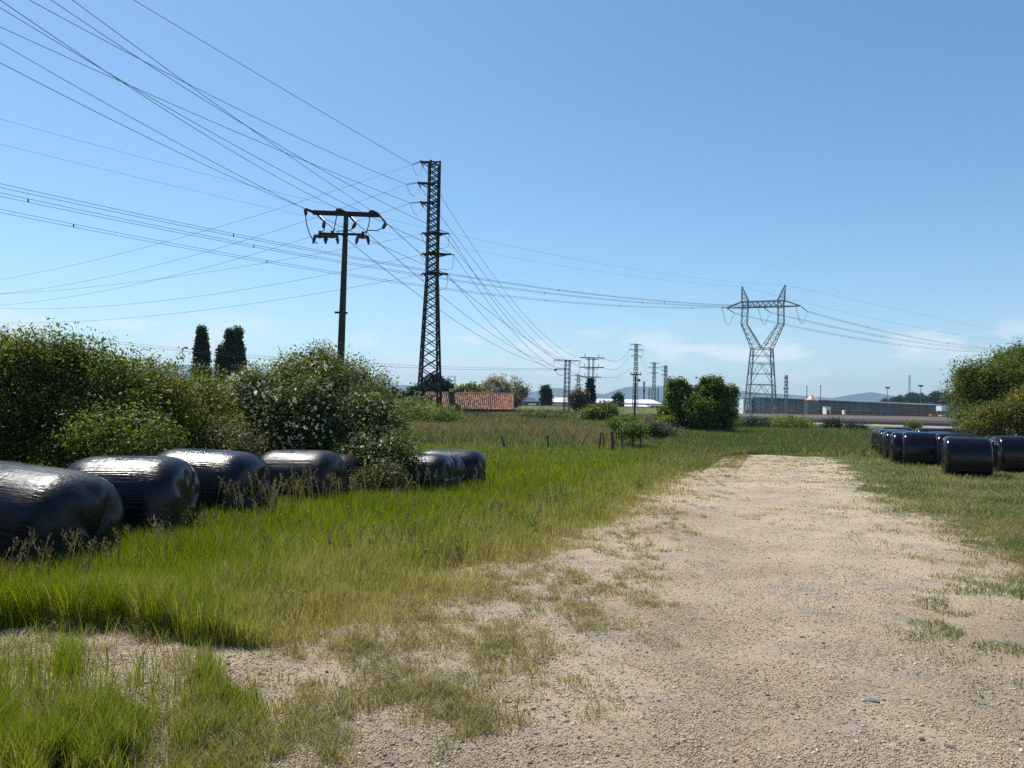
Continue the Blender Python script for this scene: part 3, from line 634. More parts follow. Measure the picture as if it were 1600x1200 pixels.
far_tree('tree', 'low dark tree just left of the tall lattice tower', 650, 603, 640, 52, 125, DRK, 204, RND, 1.2, .2)
far_tree('tree', 'round bright green tree behind the ridge of the tiled roof', 735, 602, 640, 62, 120, GRN[1:], 205, RND, 1.2, .2)
far_tree('tree', 'pale thin-leaved spreading tree behind the tiled roof', 785, 583, 642, 70, 130, [(.20, .19, .12), (.32, .30, .20), (.42, .39, .28)], 206, [(0, .6, .42, .38), (-.26, .5, .24, .34), (.28, .45, .26, .4), (0, .3, .4, .25)], .48, .15, shell=.2, sig=.34, ttop=1.8)
far_tree('tree', 'dark green tree beside the van on the road bank', 853, 605, 642, 22, 222, DRK, 207, [(0, .35, .42, .3), (0, .65, .28, .28), (0, .85, .15, .14)], 1.1, .2)
far_tree('tree', 'low bushy tree at the right end of the tiled roof', 806, 612, 638, 30, 226, DRK, 208, RND, 1.6, .24)
far_tree('tree', 'brownish leafless-looking tree right of the small lattice tower', 905, 608, 645, 28, 145, [(.09, .075, .05), (.14, .11, .07), (.17, .15, .09)], 209, RND, 1.4, .16)
far_tree('tree', 'narrow dark tree climbing the double-column mast', 922, 594, 642, 15, 150, DRK, 210, spire([(0, 1, .42)], 5), 3, .16)
far_tree('conifer_tree', 'small dark conifer in front of the long white roof', 966, 618, 645, 16, 200, DRK, 211, [(0, .25, .45, .25), (0, .5, .36, .22), (0, .75, .2, .22)], 3, .22)
for i, (u, w_, t_, lab) in enumerate([(270, 60, 592, 'low far tree behind the hedge left of the poplars'), (338, 26, 590, 'small far tree in the gap between the poplars'), (600, 60, 605, 'far dark tree line tree right of the rose bush')]):
    far_tree('tree', lab, u, t_, 640, w_, 230, DRK, 220 + i, RND, 1.0, .3)

# ------------------------------------------------------------------ bales in black film
def bale_mat(name, rough, dust, blob):
    m = bpy.data.materials.new(name); m.use_nodes = True; t = m.node_tree; N = t.nodes; L = t.links; p = N['Principled BSDF']
    p.inputs['Specular IOR Level'].default_value = .32
    tcn = N.new('ShaderNodeTexCoord'); mp_ = N.new('ShaderNodeMapping'); mp_.inputs['Scale'].default_value = (.8, 46, 46); L.new(tcn.outputs['Object'], mp_.inputs[0])
    n = N.new('ShaderNodeTexNoise'); n.inputs['Scale'].default_value = 1; n.inputs['Detail'].default_value = 4; L.new(mp_.outputs[0], n.inputs[0])
    n2 = N.new('ShaderNodeTexNoise'); n2.inputs['Scale'].default_value = 2.2; n2.inputs['Detail'].default_value = 3; L.new(tcn.outputs['Object'], n2.inputs[0])
    n3 = N.new('ShaderNodeTexNoise'); n3.inputs['Scale'].default_value = 16; n3.inputs['Detail'].default_value = 3; L.new(tcn.outputs['Object'], n3.inputs[0])
    r_ = N.new('ShaderNodeMapRange'); r_.inputs[1].default_value = .3; r_.inputs[2].default_value = .7; r_.inputs[3].default_value = rough * .6; r_.inputs[4].default_value = rough * 1.5; L.new(n2.outputs[0], r_.inputs[0]); L.new(r_.outputs[0], p.inputs['Roughness'])
    cr = N.new('ShaderNodeValToRGB'); cr.color_ramp.elements[0].position = .46; cr.color_ramp.elements[0].color = (.004, .004, .008, 1); cr.color_ramp.elements[1].position = .75; cr.color_ramp.elements[1].color = (dust, dust, dust * 1.08, 1)
    ad = N.new('ShaderNodeMath'); ad.operation = 'MULTIPLY_ADD'; ad.inputs[1].default_value = .5; L.new(n.outputs[0], ad.inputs[0])
    hf = N.new('ShaderNodeMath'); hf.operation = 'MULTIPLY'; hf.inputs[1].default_value = .5; L.new(n2.outputs[0], hf.inputs[0]); L.new(hf.outputs[0], ad.inputs[2]); L.new(ad.outputs[0], cr.inputs[0]); L.new(cr.outputs[0], p.inputs['Base Color'])
    b1 = N.new('ShaderNodeBump'); sxn = N.new('ShaderNodeSeparateXYZ'); L.new(tcn.outputs['Normal'], sxn.inputs[0]); pw = N.new('ShaderNodeMath'); pw.operation = 'MULTIPLY'; L.new(sxn.outputs[0], pw.inputs[0]); L.new(sxn.outputs[0], pw.inputs[1]); sbm = N.new('ShaderNodeMath'); sbm.operation = 'SUBTRACT'; sbm.inputs[0].default_value = 1; L.new(pw.outputs[0], sbm.inputs[1]); L.new(sbm.outputs[0], b1.inputs['Strength']); b1.inputs['Distance'].default_value = .0085 * blob; L.new(n.outputs[0], b1.inputs['Height'])
    b2 = N.new('ShaderNodeBump'); b2.inputs['Strength'].default_value = .16 * blob; b2.inputs['Distance'].default_value = .02; L.new(n3.outputs[0], b2.inputs['Height']); L.new(b1.outputs[0], b2.inputs['Normal']); L.new(b2.outputs[0], p.inputs['Normal'])
    return m
BM = [bale_mat('film_dusty', .33, .022, 1.0), bale_mat('film_shiny', .24, .012, 1.0), bale_mat('film_new', .17, .006, .15)]
def bale_mesh(L_, D, seed, m, e=5.0, slack=1.0):
    """wrapped round bale lying on its side: axis along local X, base at z=0"""
    r = np.random.default_rng(seed); na, nl = 72, 56; Rr = D / 2
    sq = 2.6
    # superellipse profile along the axis with finer rings at the shoulder
    th = np.linspace(-math.pi / 2, math.pi / 2, nl); xx = np.sign(np.sin(th)) * np.abs(np.sin(th)) ** (2 / e) * L_ / 2; rr = np.abs(np.cos(th)) ** (2 / e) * Rr
    A, I = np.meshgrid(np.linspace(0, 2 * math.pi, na, endpoint=False), np.arange(nl)); X = xx[I]; Rd = rr[I]
    # slack film: folds converging on the round end faces, dents on the side
    fold = vnoise(A * 9 / (2 * math.pi) * 2, X * 1.5 + 5, 1, seed) - .5
    endk = S(.55, 1.0, np.abs(X) / (L_ / 2))
    dent = (fbm(A * 1.2, X * 2.2 + 9, 1.6, seed + 2) - .5)
    Rd = Rd * (1 + .032 * slack * fold * endk + .02 * slack * dent); X = X + .05 * slack * (vnoise(A * 3, Rd * 5, 1, seed + 4) - .5) * endk
    sqf = (np.abs(np.cos(A)) ** sq + np.abs(np.sin(A)) ** sq) ** (-1 / sq); Y = np.cos(A) * Rd * sqf; Z = np.sin(A) * Rd * sqf
    Z = np.where(Z < -Rr * .82, -Rr * .82 + (Z + Rr * .82) * .15, Z) ; Z = Z * .97 + Rr * .82
    Y = Y * (1 + .05 * (1 - Z / D))
    V = np.stack([X, Y, Z], -1).reshape(-1, 3)
    q = []
    ii, kk = np.meshgrid(np.arange(nl - 1), np.arange(na), indexing='ij'); k2 = (kk + 1) % na
    q = np.stack([ii * na + kk, ii * na + k2, (ii + 1) * na + k2, (ii + 1) * na + kk], -1).reshape(-1, 4)
    return mesh_np('wrapped_bale', V, [q[:, ::-1]], m, smooth=True)
def bale(x, y, rz, L_, D, seed, m, label, group, dz=0, tilt=0):
    o = bale_mesh(L_, D, seed, BM[m], 8.0 if m == 2 else 5.0, .6 if m == 2 else 1.0); o.location = (x, y, hz1(x, y) - .03 + dz); o.rotation_euler = (0, tilt, rz); return tag(o, label, 'bale', group)
LG = 'old dusty black bales in a row at the left'; RGp = 'shiny black bales stacked on the grass at the right'
def lbale(uR, d, L_, D, seed, m, rz, label, dz=0, tilt=0):
    p = P(uR, 700, d); bale(p.x - L_ / 2 * math.cos(rz), p.y - L_ / 2 * math.sin(rz), rz, L_, D, seed, m, label, LG, dz, tilt)
lbale(-75, 6.1, 1.5, 1.25, 1, 0, R(-8), 'black bale cut off by the left edge, in front of all others', -.1)
lbale(146, 7.9, 1.75, 1.36, 2, 0, R(-7), 'nearest and largest dusty grey-black bale with long streaks', -.02, R(5.5))
lbale(299, 9.7, 1.45, 1.36, 3, 1, R(4), 'black bale with the brightest white glare, second from the left edge', -.05)
lbale(404, 11.5, 1.6, 1.36, 4, 1, R(-6), 'streaky bale with glare behind the brightest one', -.05, R(2))
lbale(532, 14.0, 1.5, 1.30, 5, 0, R(-8), 'silver-topped bale at the foot of the rose bush')
lbale(562, 15.8, 1.3, 1.18, 6, 0, R(-5), 'small dark bale half hidden by the silver-topped one')
lbale(704, 16.8, 1.2, 1.16, 7, 0, R(-14), 'matt grey bale just right of the rose bush')
lbale(722, 17.6, 1.15, 1.08, 8, 0, R(-12), 'crumpled low bale wedged between two matt grey ones')
lbale(757, 18.8, 1.6, 1.15, 9, 0, R(-6), 'farthest matt grey bale of the left row with its slumped right end')
def rbale(uL, vb, L_, D, seed, label, rz=0, z=0, dz=0):
    rz -= R(21); D *= 1.13; g = G(uL, vb, z); g.x *= (g.y + D * .42) / g.y; L_ -= .02; bale(g.x + L_ / 2 * math.cos(rz), g.y + D * .42 + .25 + L_ / 2 * math.sin(rz), rz, L_, D, seed, 2, label, RGp, dz)
RB_ = [(1480, 746, 1.30, 1.20, 'front bale of the right-hand group, whole and nearest to the track', R(-2)),
       (1466, 731, 1.35, 1.2, 'bale directly behind the front one, its lit left shoulder showing', 0),
       (1452, 725, 1.30, 1.2, 'narrow sliver of a bale behind the two front ones of the right group', R(2)),
       (1414, 728, 1.25, 1.2, 'broad-sided bale left of the gap in the right-hand group', R(-3)),
       (1396, 726, 1.25, 1.2, 'bale overlapped by the broad-sided one beside the gap', 0),
       (1385, 722, 1.25, 1.2, 'third bale back on the track side of the right group', R(2)),
       (1376, 717, 1.25, 1.2, 'bale with a bright streak down its left end near the track side corner', R(1)),
       (1369, 714, 1.20, 1.18, 'far corner bale of the right group with its dull brown end', R(7)),
       (1544, 732, 1.30, 1.2, 'bale filling the gap between the two frontmost right-hand bales', 0),
       (1559, 742, 1.35, 1.2, 'front bale cut off by the right edge', R(3)),
       (1380, 707, 1.4, 1.2, 'back row bale whose top peeps over the track side corner', 0),
       (1434, 705, 1.4, 1.2, 'back row bale in the middle of the right-hand group', R(-3)),
       (1472, 706, 1.5, 1.25, 'highest back row bale below the dark shrub', 0),
       (1520, 712, 1.5, 1.2, 'back row bale below the yellow broom', R(3)),
       (1585, 716, 1.5, 1.2, 'back row bale at the right edge below the broom', R(3))]
rb_ = random.Random(3)
for i, (u, v, L_, D, lab, rz) in enumerate(RB_): rbale(u, v, L_ * rb_.uniform(.97, 1.04), D * rb_.uniform(.97, 1.04), 30 + i, lab, rz + R(rb_.uniform(-3, 3)))

# ------------------------------------------------------------------ fence posts
POSTS = [(790, 697, 783, 681, 33, 'thin dark post leaning left, farthest from the other posts'), (856, 703, 855, 680, 33, 'upright dark post alone in the grass left of the slanting pale one'),
         (900, 706, 918, 678, 33, 'pale grey post slanting strongly to the right'), (935, 692, 939, 676, 34, 'dark post leaning against a thinner one'),
         (943, 692, 942, 676, 34, 'thin post that the leaning dark one touches'), (957, 703, 956, 675, 32, 'thickest dark knotted fence post'),
         (971, 696, 971, 672, 33, 'straight post just under the light green bush'), (988, 692, 989, 668, 35, 'post half hidden behind the light green bush'),
         (1000, 692, 1001, 674, 35, 'last post at the right of the row'), (1058, 697, 1075, 687, 38, 'pale stick lying nearly flat in the grass left of the trees')]
for i, (u0, v0, u1, v1, d, lab) in enumerate(POSTS):
    b = P(u0, v0, d); t_ = P(u1, v1, d); gz = hz1(b.x, b.y); b2 = Vector((b.x + (b.x - t_.x) * .3, b.y, min(gz, b.z) - .25)); mb = MB(); r0 = .075 if i == 5 else (.05 if i in (0, 1, 2, 3, 6, 7) else .035)
    mid = b2.lerp(t_, .55) + Vector((.02, 0, 0)); o = Vector((b.x, b.y, gz))
    mb.tube([b2 - o, mid - o, t_ - o], [r0, r0 * .95, r0 * .8], 7)
    q = mb.build('fence_post', M['wood' if i in (2, 9) else 'wood_d']); q.location = o; tag(q, lab, 'fence post', 'old wooden fence posts in the meadow')

# ------------------------------------------------------------------ lattice structures
def insulator(root, a, b, m, r_=.10, n=7, name='insulator'):
    a, b = Vector(a), Vector(b); L_ = (b - a).length; ax = (b - a) / L_; mb = MB(); prof = [(0, .02)]
    for i in range(n):
        z = L_ * (.12 + .76 * i / (n - 1)); w_ = L_ * .05; prof += [(z - w_, .03), (z - w_ * .3, r_), (z + w_ * .3, r_ * .85), (z + w_, .03)]
    prof += [(L_, .02)]; mb.lathe(a, prof, 8, ax); return mb.build(name, m, root)
def lattice(root, levels, m, rl=.05, rb=.028, panels=1.0, style='X', legname='leg'):
    """levels [(z, half)]: four tapered corner legs and face bracing"""
    def half(z): return float(np.interp(z, [l[0] for l in levels], [l[1] for l in levels]))
    for sx, sy in ((1, 1), (1, -1), (-1, 1), (-1, -1)):
        mb = MB(); pts = [(sx * h_, sy * h_, z) for z, h_ in levels]
        for a, b in zip(pts[:-1], pts[1:]): mb.bar(a, b, rl)
        mb.build(legname, m, root)
    z = levels[0][0]; zs = [z]
    while z < levels[-1][0] - .2: z += max(.35, half(z) * 2 * panels); zs.append(min(z, levels[-1][0]))
    mb = MB(); cs = ((1, 1), (1, -1), (-1, -1), (-1, 1))
    for i, (a, b) in enumerate(zip(zs[:-1], zs[1:])):
        ha, hb = half(a), half(b)
        for k in range(4):
            p, q = cs[k], cs[(k + 1) % 4]
            A = (p[0] * ha, p[1] * ha, a); B = (q[0] * hb, q[1] * hb, b); C = (q[0] * ha, q[1] * ha, a); D = (p[0] * hb, p[1] * hb, b)
            if style == 'X': mb.bar(A, B, rb); mb.bar(C, D, rb)
            elif i % 2: mb.bar(A, B, rb)
            else: mb.bar(C, D, rb)
            if style == 'H' or i == 0: mb.bar(A, C, rb)
    mb.build('bracing', m, root)
def arm(root, z, h0, x1, m, r=.035, drop=.28, name='crossarm'):
    """tapered arm on local X from the shaft face to tip x1"""
    mb = MB(); s = 1 if x1 > 0 else -1; tip = (x1, 0, z)
    for sy in (-1, 1):
        mb.bar((-s * h0, sy * h0, z), tip, r); mb.bar((s * h0, sy * h0, z - drop), tip, r * .8)
        mb.bar((s * h0 + (x1 - s * h0) * .5, sy * h0 * .5, z), (s * h0 + (x1 - s * h0) * .5, sy * h0 * .5, z - drop * .5), r * .6)
    mb.bar((x1, -.08, z), (x1, .08, z), r * 1.6); return mb.build(name, m, root)

D1 = 72.0
base = P(670, 645, D1); tb = Vector((base.x, base.y, hz1(base.x, base.y) - .1)); topz = P(678, 253, D1).z - tb.z
lean = math.atan((P(679, 253, D1).x - base.x) / (P(679, 253, D1).z - base.z))
tower = empty('lattice_tower', tb, 'tallest dark steel lattice tower with six crossarms, standing before the tiled roof', 'power tower', rot=(0, lean, R(15)))
zc = P(675, 440, D1).z - tb.z
lattice(tower, [(0, 1.02), (zc, .50), (topz, .46)], M['steel'], .075, .042, .62)
tinv = (Matrix.Translation(tb) @ Matrix.Rotation(R(15), 4, 'Z') @ Matrix.Rotation(lean, 4, 'Y')).inverted()
tinv = (Matrix.Translation(tb) @ tower.rotation_euler.to_matrix().to_4x4()).inverted()
ARM_L = [((657, 254), (644, 257)), ((653, 287), (635, 288)), ((657, 317), (641, 317))]
ARM_R = [((696, 364), (702, 363)), ((704, 396), (709, 396)), ((697, 427), (700, 427))]
for (t_, e_) in ARM_L:
    L0 = tinv @ P(t_[0], t_[1], D1 - .0); L1 = tinv @ P(t_[0], t_[1], D1)
    arm(tower, L1.z, .46, L1.x * 1.0, M['steel'], .05); tp = tinv @ P(t_[0] + 1, t_[1], D1)
    insulator(tower, (L1.x, 0, L1.z), tinv @ P(e_[0], e_[1], D1 - .4), M['glass'], .13); insulator(tower, (L1.x, 0, L1.z), tinv @ P(t_[0] + 4, t_[1] + 6, D1 + .7), M['glass'], .1)
    mb = MB(); a, b = tinv @ P(e_[0], e_[1], D1 - .4), tinv @ P(t_[0] + 4, t_[1] + 6, D1 + .7); mb.tube([a + (b - a) * t - Vector((0, 0, 4 * .95 * t * (1 - t))) for t in np.linspace(0, 1, 10)], .02, 5); mb.build('jumper', M['wire'], tower)
for (t_, e_) in ARM_R:
    L1 = tinv @ P(t_[0], t_[1], D1); arm(tower, L1.z, .46, L1.x, M['steel'], .05)
    lf = tinv @ P(666, t_[1] + 1, D1); arm(tower, lf.z, .44, lf.x - .3, M['steel'], .05, name='stub_arm')
    insulator(tower, (lf.x - .3, 0, lf.z), tinv @ P(657, t_[1] + 2, D1 - .3), M['glass'], .11); a = tinv @ P(e_[0], e_[1] + 2, D1 + .5); insulator(tower, (L1.x, 0, L1.z), a, M['ceram'], .11, 5)
    mb = MB(); b = tinv @ P(657, t_[1] + 2, D1 - .3); mb.tube([a, a + Vector((-.1, 0, -1.3)), a + Vector((-.7, 0, -1.5)), b + Vector((.6, 0, -1.1)), b], .02, 5); mb.build('jumper', M['wire'], tower)

# concrete T pole with disconnectors
DP = 41.0; pb = P(531, 600, DP); pbz = hz1(pb.x, pb.y) - .05; pt = P(541, 332, DP)
pole = empty('utility_pole', (pb.x, pb.y, pbz), 'dark concrete pole with T crossarm and switch gear behind the rose bush', 'utility pole')
o0 = Vector((pb.x, pb.y, pbz)); tq = lambda u, v, dd=0: P(u, v, DP + dd) - o0
dirp = (pt - pb); foot = pb - dirp * ((pb.z - pbz) / dirp.z); mb = MB()
a, b = foot - o0, pt - o0; mb.tube([a, a.lerp(b, .5), b], [.27, .215, .145], 4); mb.build('shaft', M['conc'], pole)
mb = MB(); mb.bar(tq(489, 332), tq(592, 336), .11); mb.build('crossarm', M['steel'], pole)
mb = MB(); mb.bar(tq(500, 365, -.2), tq(566, 366.5, -.2), .055); mb.build('lower_crossarm', M['steel'], pole)
mb = MB(); mb.bar(tq(523, 488), tq(543, 489), .05); mb.build('step_bracket', M['steel'], pole)
for (u0, v0, u1, v1) in ((489, 331, 477, 326), (541, 332, 528, 326), (590, 334, 580, 329)): insulator(pole, tq(u0, v0), tq(u1, v1, -.5), M['ceram'], .085, 7)
for (u0, v0, u1, v1) in ((495, 334, 507, 346), (545, 336, 556, 348), (591, 334, 603, 348)): insulator(pole, tq(u0, v0), tq(u1, v1, .5), M['ceram'], .08, 7)
for (u, v, u1, v1) in ((477, 326, 478, 335), (527, 326, 527, 334), (579, 329, 578, 336), (507, 346, 506, 351), (556, 348, 553, 353), (603, 348, 600, 354)):
    mb = MB(); mb.lathe(tq(u, v), [(0, .07), (.12, .10), (.3, .09), (.38, .04)], 8, tq(u1, v1) - tq(u, v)); mb.build('clamp', M['ceram'], pole)
for (u, v) in ((500, 371), (519, 371), (567, 372)):
    sw = MB(); c_ = tq(u, v, -.35)
    sw.box(c_ + Vector((0, 0, .06)), (.62, .16, .16)); s1 = sw.build('switch', M['ceram'], pole)
    for dx in (-.28, 0, .26):
        k = MB(); k.lathe(c_ + Vector((dx, 0, .06 if dx else .35)), [(0, .05), (.05, .11), (.1, .05), (.15, .12), (.2, .05), (.25, .11), (.3, .05), (.36, .07), (.42, .03)], 8, (dx * .6, -.1, -1)); k.build('switch_insulator', M['ceram'], s1)
def curve3(pts, n=14):
    pts = [Vector(p) for p in pts]; out = []
    for i in range(len(pts) - 1):
        p0 = pts[max(i - 1, 0)]; p1 = pts[i]; p2 = pts[i + 1]; p3 = pts[min(i + 2, len(pts) - 1)]
        for k in range(n if i == len(pts) - 2 else n - 1):
            t = k / (n - 1); out.append(.5 * ((2 * p1) + (p2 - p0) * t + (2 * p0 - 5 * p1 + 4 * p2 - p3) * t * t + (3 * p1 - p0 - 3 * p2 + p3) * t ** 3))
    return out
for pts in ([(477.5, 334), (479, 350), (486, 370), (496, 381)], [(527, 334), (524, 348), (521, 364)], [(578, 336), (576, 352), (571, 367)], [(506, 351), (507, 358), (502, 363)], [(553, 353), (546, 360), (527, 361)], [(600, 354), (590, 360), (577, 360), (568, 364)]):
    mb = MB(); mb.tube(curve3([tq(u, v, -.3) for u, v in pts], 8), .028, 5); mb.build('jumper', M['black'], pole)

# big 400 kV portal pylon
DY = 235.0; k = mpx(DY); yb = P(1188, 640, DY); gz = .0; py = empty('pylon', (yb.x, yb.y, gz), 'huge grey V-waisted transmission pylon with two horns rising over the long grey building', 'pylon', rot=(0, R(1.0), R(-26.6)))
def ys_(v): return P(1190, v, DY).z - gz
zw, zb1, zb2, zk, zl, zu, zt = ys_(545), ys_(568), ys_(601), ys_(506), ys_(480), ys_(471), ys_(447)
cf = 1 / (math.cos(R(26.6)) + math.sin(R(26.6)))
hb, hw = 30 * k * cf, 19.7 * k * cf
h_ = lambda z: hb + (hw - hb) * (z / zw)
for sx, sy in ((1, 1), (1, -1), (-1, 1), (-1, -1)):
    mb = MB(); mb.bar((sx * hb, sy * hb, 0), (sx * hw, sy * hw, zw), .13); mb.build('leg', M['steel_grey'], py)
mb = MB(); cs = ((1, 1), (1, -1), (-1, -1), (-1, 1)); zz = [0, zb2 * .45, zb2, zb1, zw]
for a, b in zip(zz[:-1], zz[1:]):
    for q in range(4):
        p, s = cs[q], cs[(q + 1) % 4]; ha, hb_ = h_(a), h_(b); A, B = Vector((p[0] * ha, p[1] * ha, a)), Vector((s[0] * ha, s[1] * ha, a)); C, D = Vector((p[0] * hb_, p[1] * hb_, b)), Vector((s[0] * hb_, s[1] * hb_, b))
        m_ = (C + D) / 2; mb.bar(A, m_, .07); mb.bar(B, m_, .07); mb.bar(C, D, .085)
        mb.bar(A.lerp(C, .5), A.lerp(m_, .5), .06); mb.bar(B.lerp(D, .5), B.lerp(m_, .5), .06); mb.bar(A.lerp(m_, .5), B.lerp(m_, .5), .06)
        mb.bar(A.lerp(m_, .5), C, .05); mb.bar(B.lerp(m_, .5), D, .05)
mb.build('body_bracing', M['steel_grey'], py)
kx = 29 * k / .894                      # knee half-spacing in the crossarm plane
def truss(name, secs, r1=.085, r2=.042, close=True):
    """secs: list of 4-point rings"""
    mb = MB()
    for a, b in zip(secs[:-1], secs[1:]):
        for q in range(4):
            mb.bar(a[q], b[q], r1); q2 = (q + 1) % 4; mb.bar(a[q], b[q2], r2); mb.bar(b[q], b[q2], r2)
    return mb.build(name, M['steel_grey'], py)
def ring(cx, hx, hy, z): return [Vector((cx + a * hx, b * hy, z)) for a, b in cs]
for sx in (-1, 1):
    secs = []
    for t in np.linspace(0, 1, 6): secs.append(ring(sx * (hw * .5 + (kx - .9 - hw * .5) * t), hw * .5 * (1 - t) + .85 * t, hw * (1 - t) + 1.0 * t, zw + (zk - zw) * t))
    truss('waist_arm', secs)
    truss('upper_arm', [ring(sx * (kx - .9) + sx * (-.25) * t, .85, 1.0, zk + (zu - zk) * t) for t in np.linspace(0, 1, 4)])
    truss('horn', [ring(sx * (kx - 1.1) + sx * 1.1 * t, .95 * (1 - t) + .1, 1.0 * (1 - t) + .1, zu + (zt - zu) * t) for t in np.linspace(0, 1, 5)], .09, .05)
tipx = 49.5 * k / .894
nb = 16; secs = []
for i in range(nb + 1):
    xx = -kx + 2 * kx * i / nb; secs.append([Vector((xx, 1, zu)), Vector((xx, 1, zl)), Vector((xx, -1, zl)), Vector((xx, -1, zu))])
secs = [[Vector((-tipx, .15, zl + .1)), Vector((-tipx, .15, zl)), Vector((-tipx, -.15, zl)), Vector((-tipx, -.15, zl + .1))]] + secs + [[Vector((tipx, .15, zl + .1)), Vector((tipx, .15, zl)), Vector((tipx, -.15, zl)), Vector((tipx, -.15, zl + .1))]]
mb = MB()
for j, (a, b) in enumerate(zip(secs[:-1], secs[1:])):
    for q in range(4): mb.bar(a[q], b[q], .11)
    if j % 2: mb.bar(a[0], b[1], .08); mb.bar(a[3], b[2], .08)
    else: mb.bar(a[1], b[0], .08); mb.bar(a[2], b[3], .08)
    mb.bar(a[1], b[2], .06)
mb.build('crossbeam', M['steel_grey'], py)
bpy.context.view_layer.update()
pinv = (Matrix.Translation(py.location) @ py.rotation_euler.to_matrix().to_4x4()).inverted(); pfw = pinv.inverted()
ATT = [(-tipx, (1127, 480), (1154, 486)), (0, (1150, 478), (1207, 484)), (tipx, (1165, 476), (1257, 483))]
KEND = []
for i, (ax_, l_, r_) in enumerate(ATT):
    W = pfw @ Vector((ax_, 0, zl)); d0 = W.y
    wl = W + Vector((-.62, -.78, -.06)).normalized() * 4.2; wr = W + Vector((.72, .66, -.26)).normalized() * 4.6
    insulator(py, pinv @ W, pinv @ wl, M['steel_grey'], .16, 9); insulator(py, pinv @ W, pinv @ wr, M['steel_grey'], .16, 9); KEND.append((wl, wr))
    mb = MB(); a, b = pinv @ wl, pinv @ wr; mid = (a + b) / 2
    mb.tube(curve3([a, a.lerp(mid, .45) - Vector((0, 0, 2.8)), a.lerp(mid, .8) - Vector((0, 0, 4.2)), b.lerp(mid, .8) - Vector((0, 0, 4.3)), b.lerp(mid, .45) - Vector((0, 0, 2.6)), b], 6), .07, 5); mb.build('jumper', M['steel_grey'], py)
horns = [pfw @ Vector((sx * (kx), 0, zt)) for sx in (-1, 1)]

# distant masts
def mast(u, vt, vb, wt, wb, d, arms, label, m='steel_grey', rz=20, post=.06, panels=1.7, name='lattice_mast', insul=0, lean=.6, gzb=None):
    """arms: [(v, left px, right px)]"""
    post *= .8; kk = mpx(d); b = P(u, vb, d); zb = (b.z if gzb is None else gzb); H = P(u, vt, d).z - zb
    o = empty(name, (b.x, b.y, zb), label, 'power tower', 'distant lattice masts' if 'mast' in name else None, rot=(0, R(lean), R(rz)))
    cf_ = 1 / (math.cos(R(rz)) + math.sin(R(rz)))
    lattice(o, [(0, wb / 2 * kk * cf_), (H, wt / 2 * kk * cf_)], M[m], post, post * .4, panels)
    c = math.cos(R(rz))
    for (v, l, r_) in arms:
        z = P(u, v, d).z - zb; mb = MB(); mb.bar((-l * kk / c, 0, z), (r_ * kk / c, 0, z), post * 1.25)
        if l > 2: mb.bar((-wt / 2 * kk, 0, z - 3 * kk), (-l * kk / c * .95, 0, z), post * .6)
        if r_ > 2: mb.bar((wt / 2 * kk, 0, z - 3 * kk), (r_ * kk / c * .95, 0, z), post * .6)
        mb.build('crossarm', M[m], o)
        for sx, q in ((-1, l), (1, r_)):
            if q > 3 and insul:
                e = Vector((sx * q * kk / c, 0, z))
                insulator(o, e, e + Vector((0, 0, insul * kk)), M[m], post * 1.8, 5)
    return o
T885 = mast(885, 562, 645, 8, 9.5, 120, [(563, 21, 20)], 'short dark lattice tower with one wide arm, right of the pale spreading tree', 'steel', 12, .055, .95, insul=-5, name='lattice_tower')
kk = mpx(120)
z578 = P(885, 578, 120).z - T885.location.z; mb = MB(); mb.bar((-17 * kk, 0, z578), (-.3, 0, z578), .05); mb.bar((-17 * kk, .35, z578 + .25), (-.3, .35, z578 + .25), .05); mb.build('side_arm', M['steel'], T885)
insulator(T885, (-17 * kk, 0, z578), (-22 * kk, 0, z578 - .1), M['ceram'], .2, 5)
mb = MB(); mb.tube(curve3([(-20 * kk, 0, z578), (-14 * kk, 0, z578 - 8 * kk), (-4 * kk, 0, z578 - 8 * kk)], 8), .03, 5); mb.tube(curve3([(18 * kk, 0, z578 + 13 * kk), (20 * kk, 0, z578), (13 * kk, 0, z578 - 8 * kk), (4 * kk, 0, z578 - 8 * kk)], 8), .03, 5); mb.build('jumper', M['steel'], T885)
# double column mast with standing insulators
d = 150; kk = mpx(d); b = P(922, 642, d); T922 = empty('double_column_mast', (b.x, b.y, b.z), 'dark twin-column mast with three double arms and upright insulators', 'power tower', rot=(0, R(.5), 0))
for sx in (-1, 1):
    mb = MB(); H = P(922, 558, d).z - b.z
    for ox, oy in ((-1, -1), (1, -1), (1, 1), (-1, 1)): mb.bar((sx * 3.6 * kk + ox * .14, oy * .14, 0), (sx * 3.6 * kk + ox * .12, oy * .12, H), .045)
    for i in range(22):
        z0, z1 = H * i / 22, H * (i + 1) / 22; s_ = 1 if i % 2 else -1; mb.bar((sx * 3.6 * kk - .13 * s_, -.13, z0), (sx * 3.6 * kk + .13 * s_, -.13, z1), .025); mb.bar((sx * 3.6 * kk - .13, .13 * s_, z0), (sx * 3.6 * kk - .13, -.13 * s_, z1), .025)
    mb.build('column', M['steel'], T922)
for v, l, r_ in ((559, 16, 19), (574, 17, 19), (589, 15, 15)):
    z = P(922, v, d).z - b.z; mb = MB(); mb.bar((-l * kk, 0, z), (r_ * kk, 0, z), .09); mb.bar((-l * kk * .6, 0, z - .3), (r_ * kk * .6, 0, z - .3), .06); mb.bar((-l * kk, -1, z), (-l * kk, 1, z), .06); mb.bar((r_ * kk, -1, z), (r_ * kk, 1, z), .06); mb.build('crossarm', M['steel'], T922)
    for x_ in (-.62 * l, .62 * r_): insulator(T922, (x_ * kk, 0, z), (x_ * kk, 0, z + 6 * kk), M['ceram'], .12, 5)
mast(992, 537, 650, 4, 9, 250, [(538, 9, 8), (546, 11, 12), (556, 8, 9)], 'tallest of the distant masts with three arms near its top', rz=20, post=.09, insul=-3)
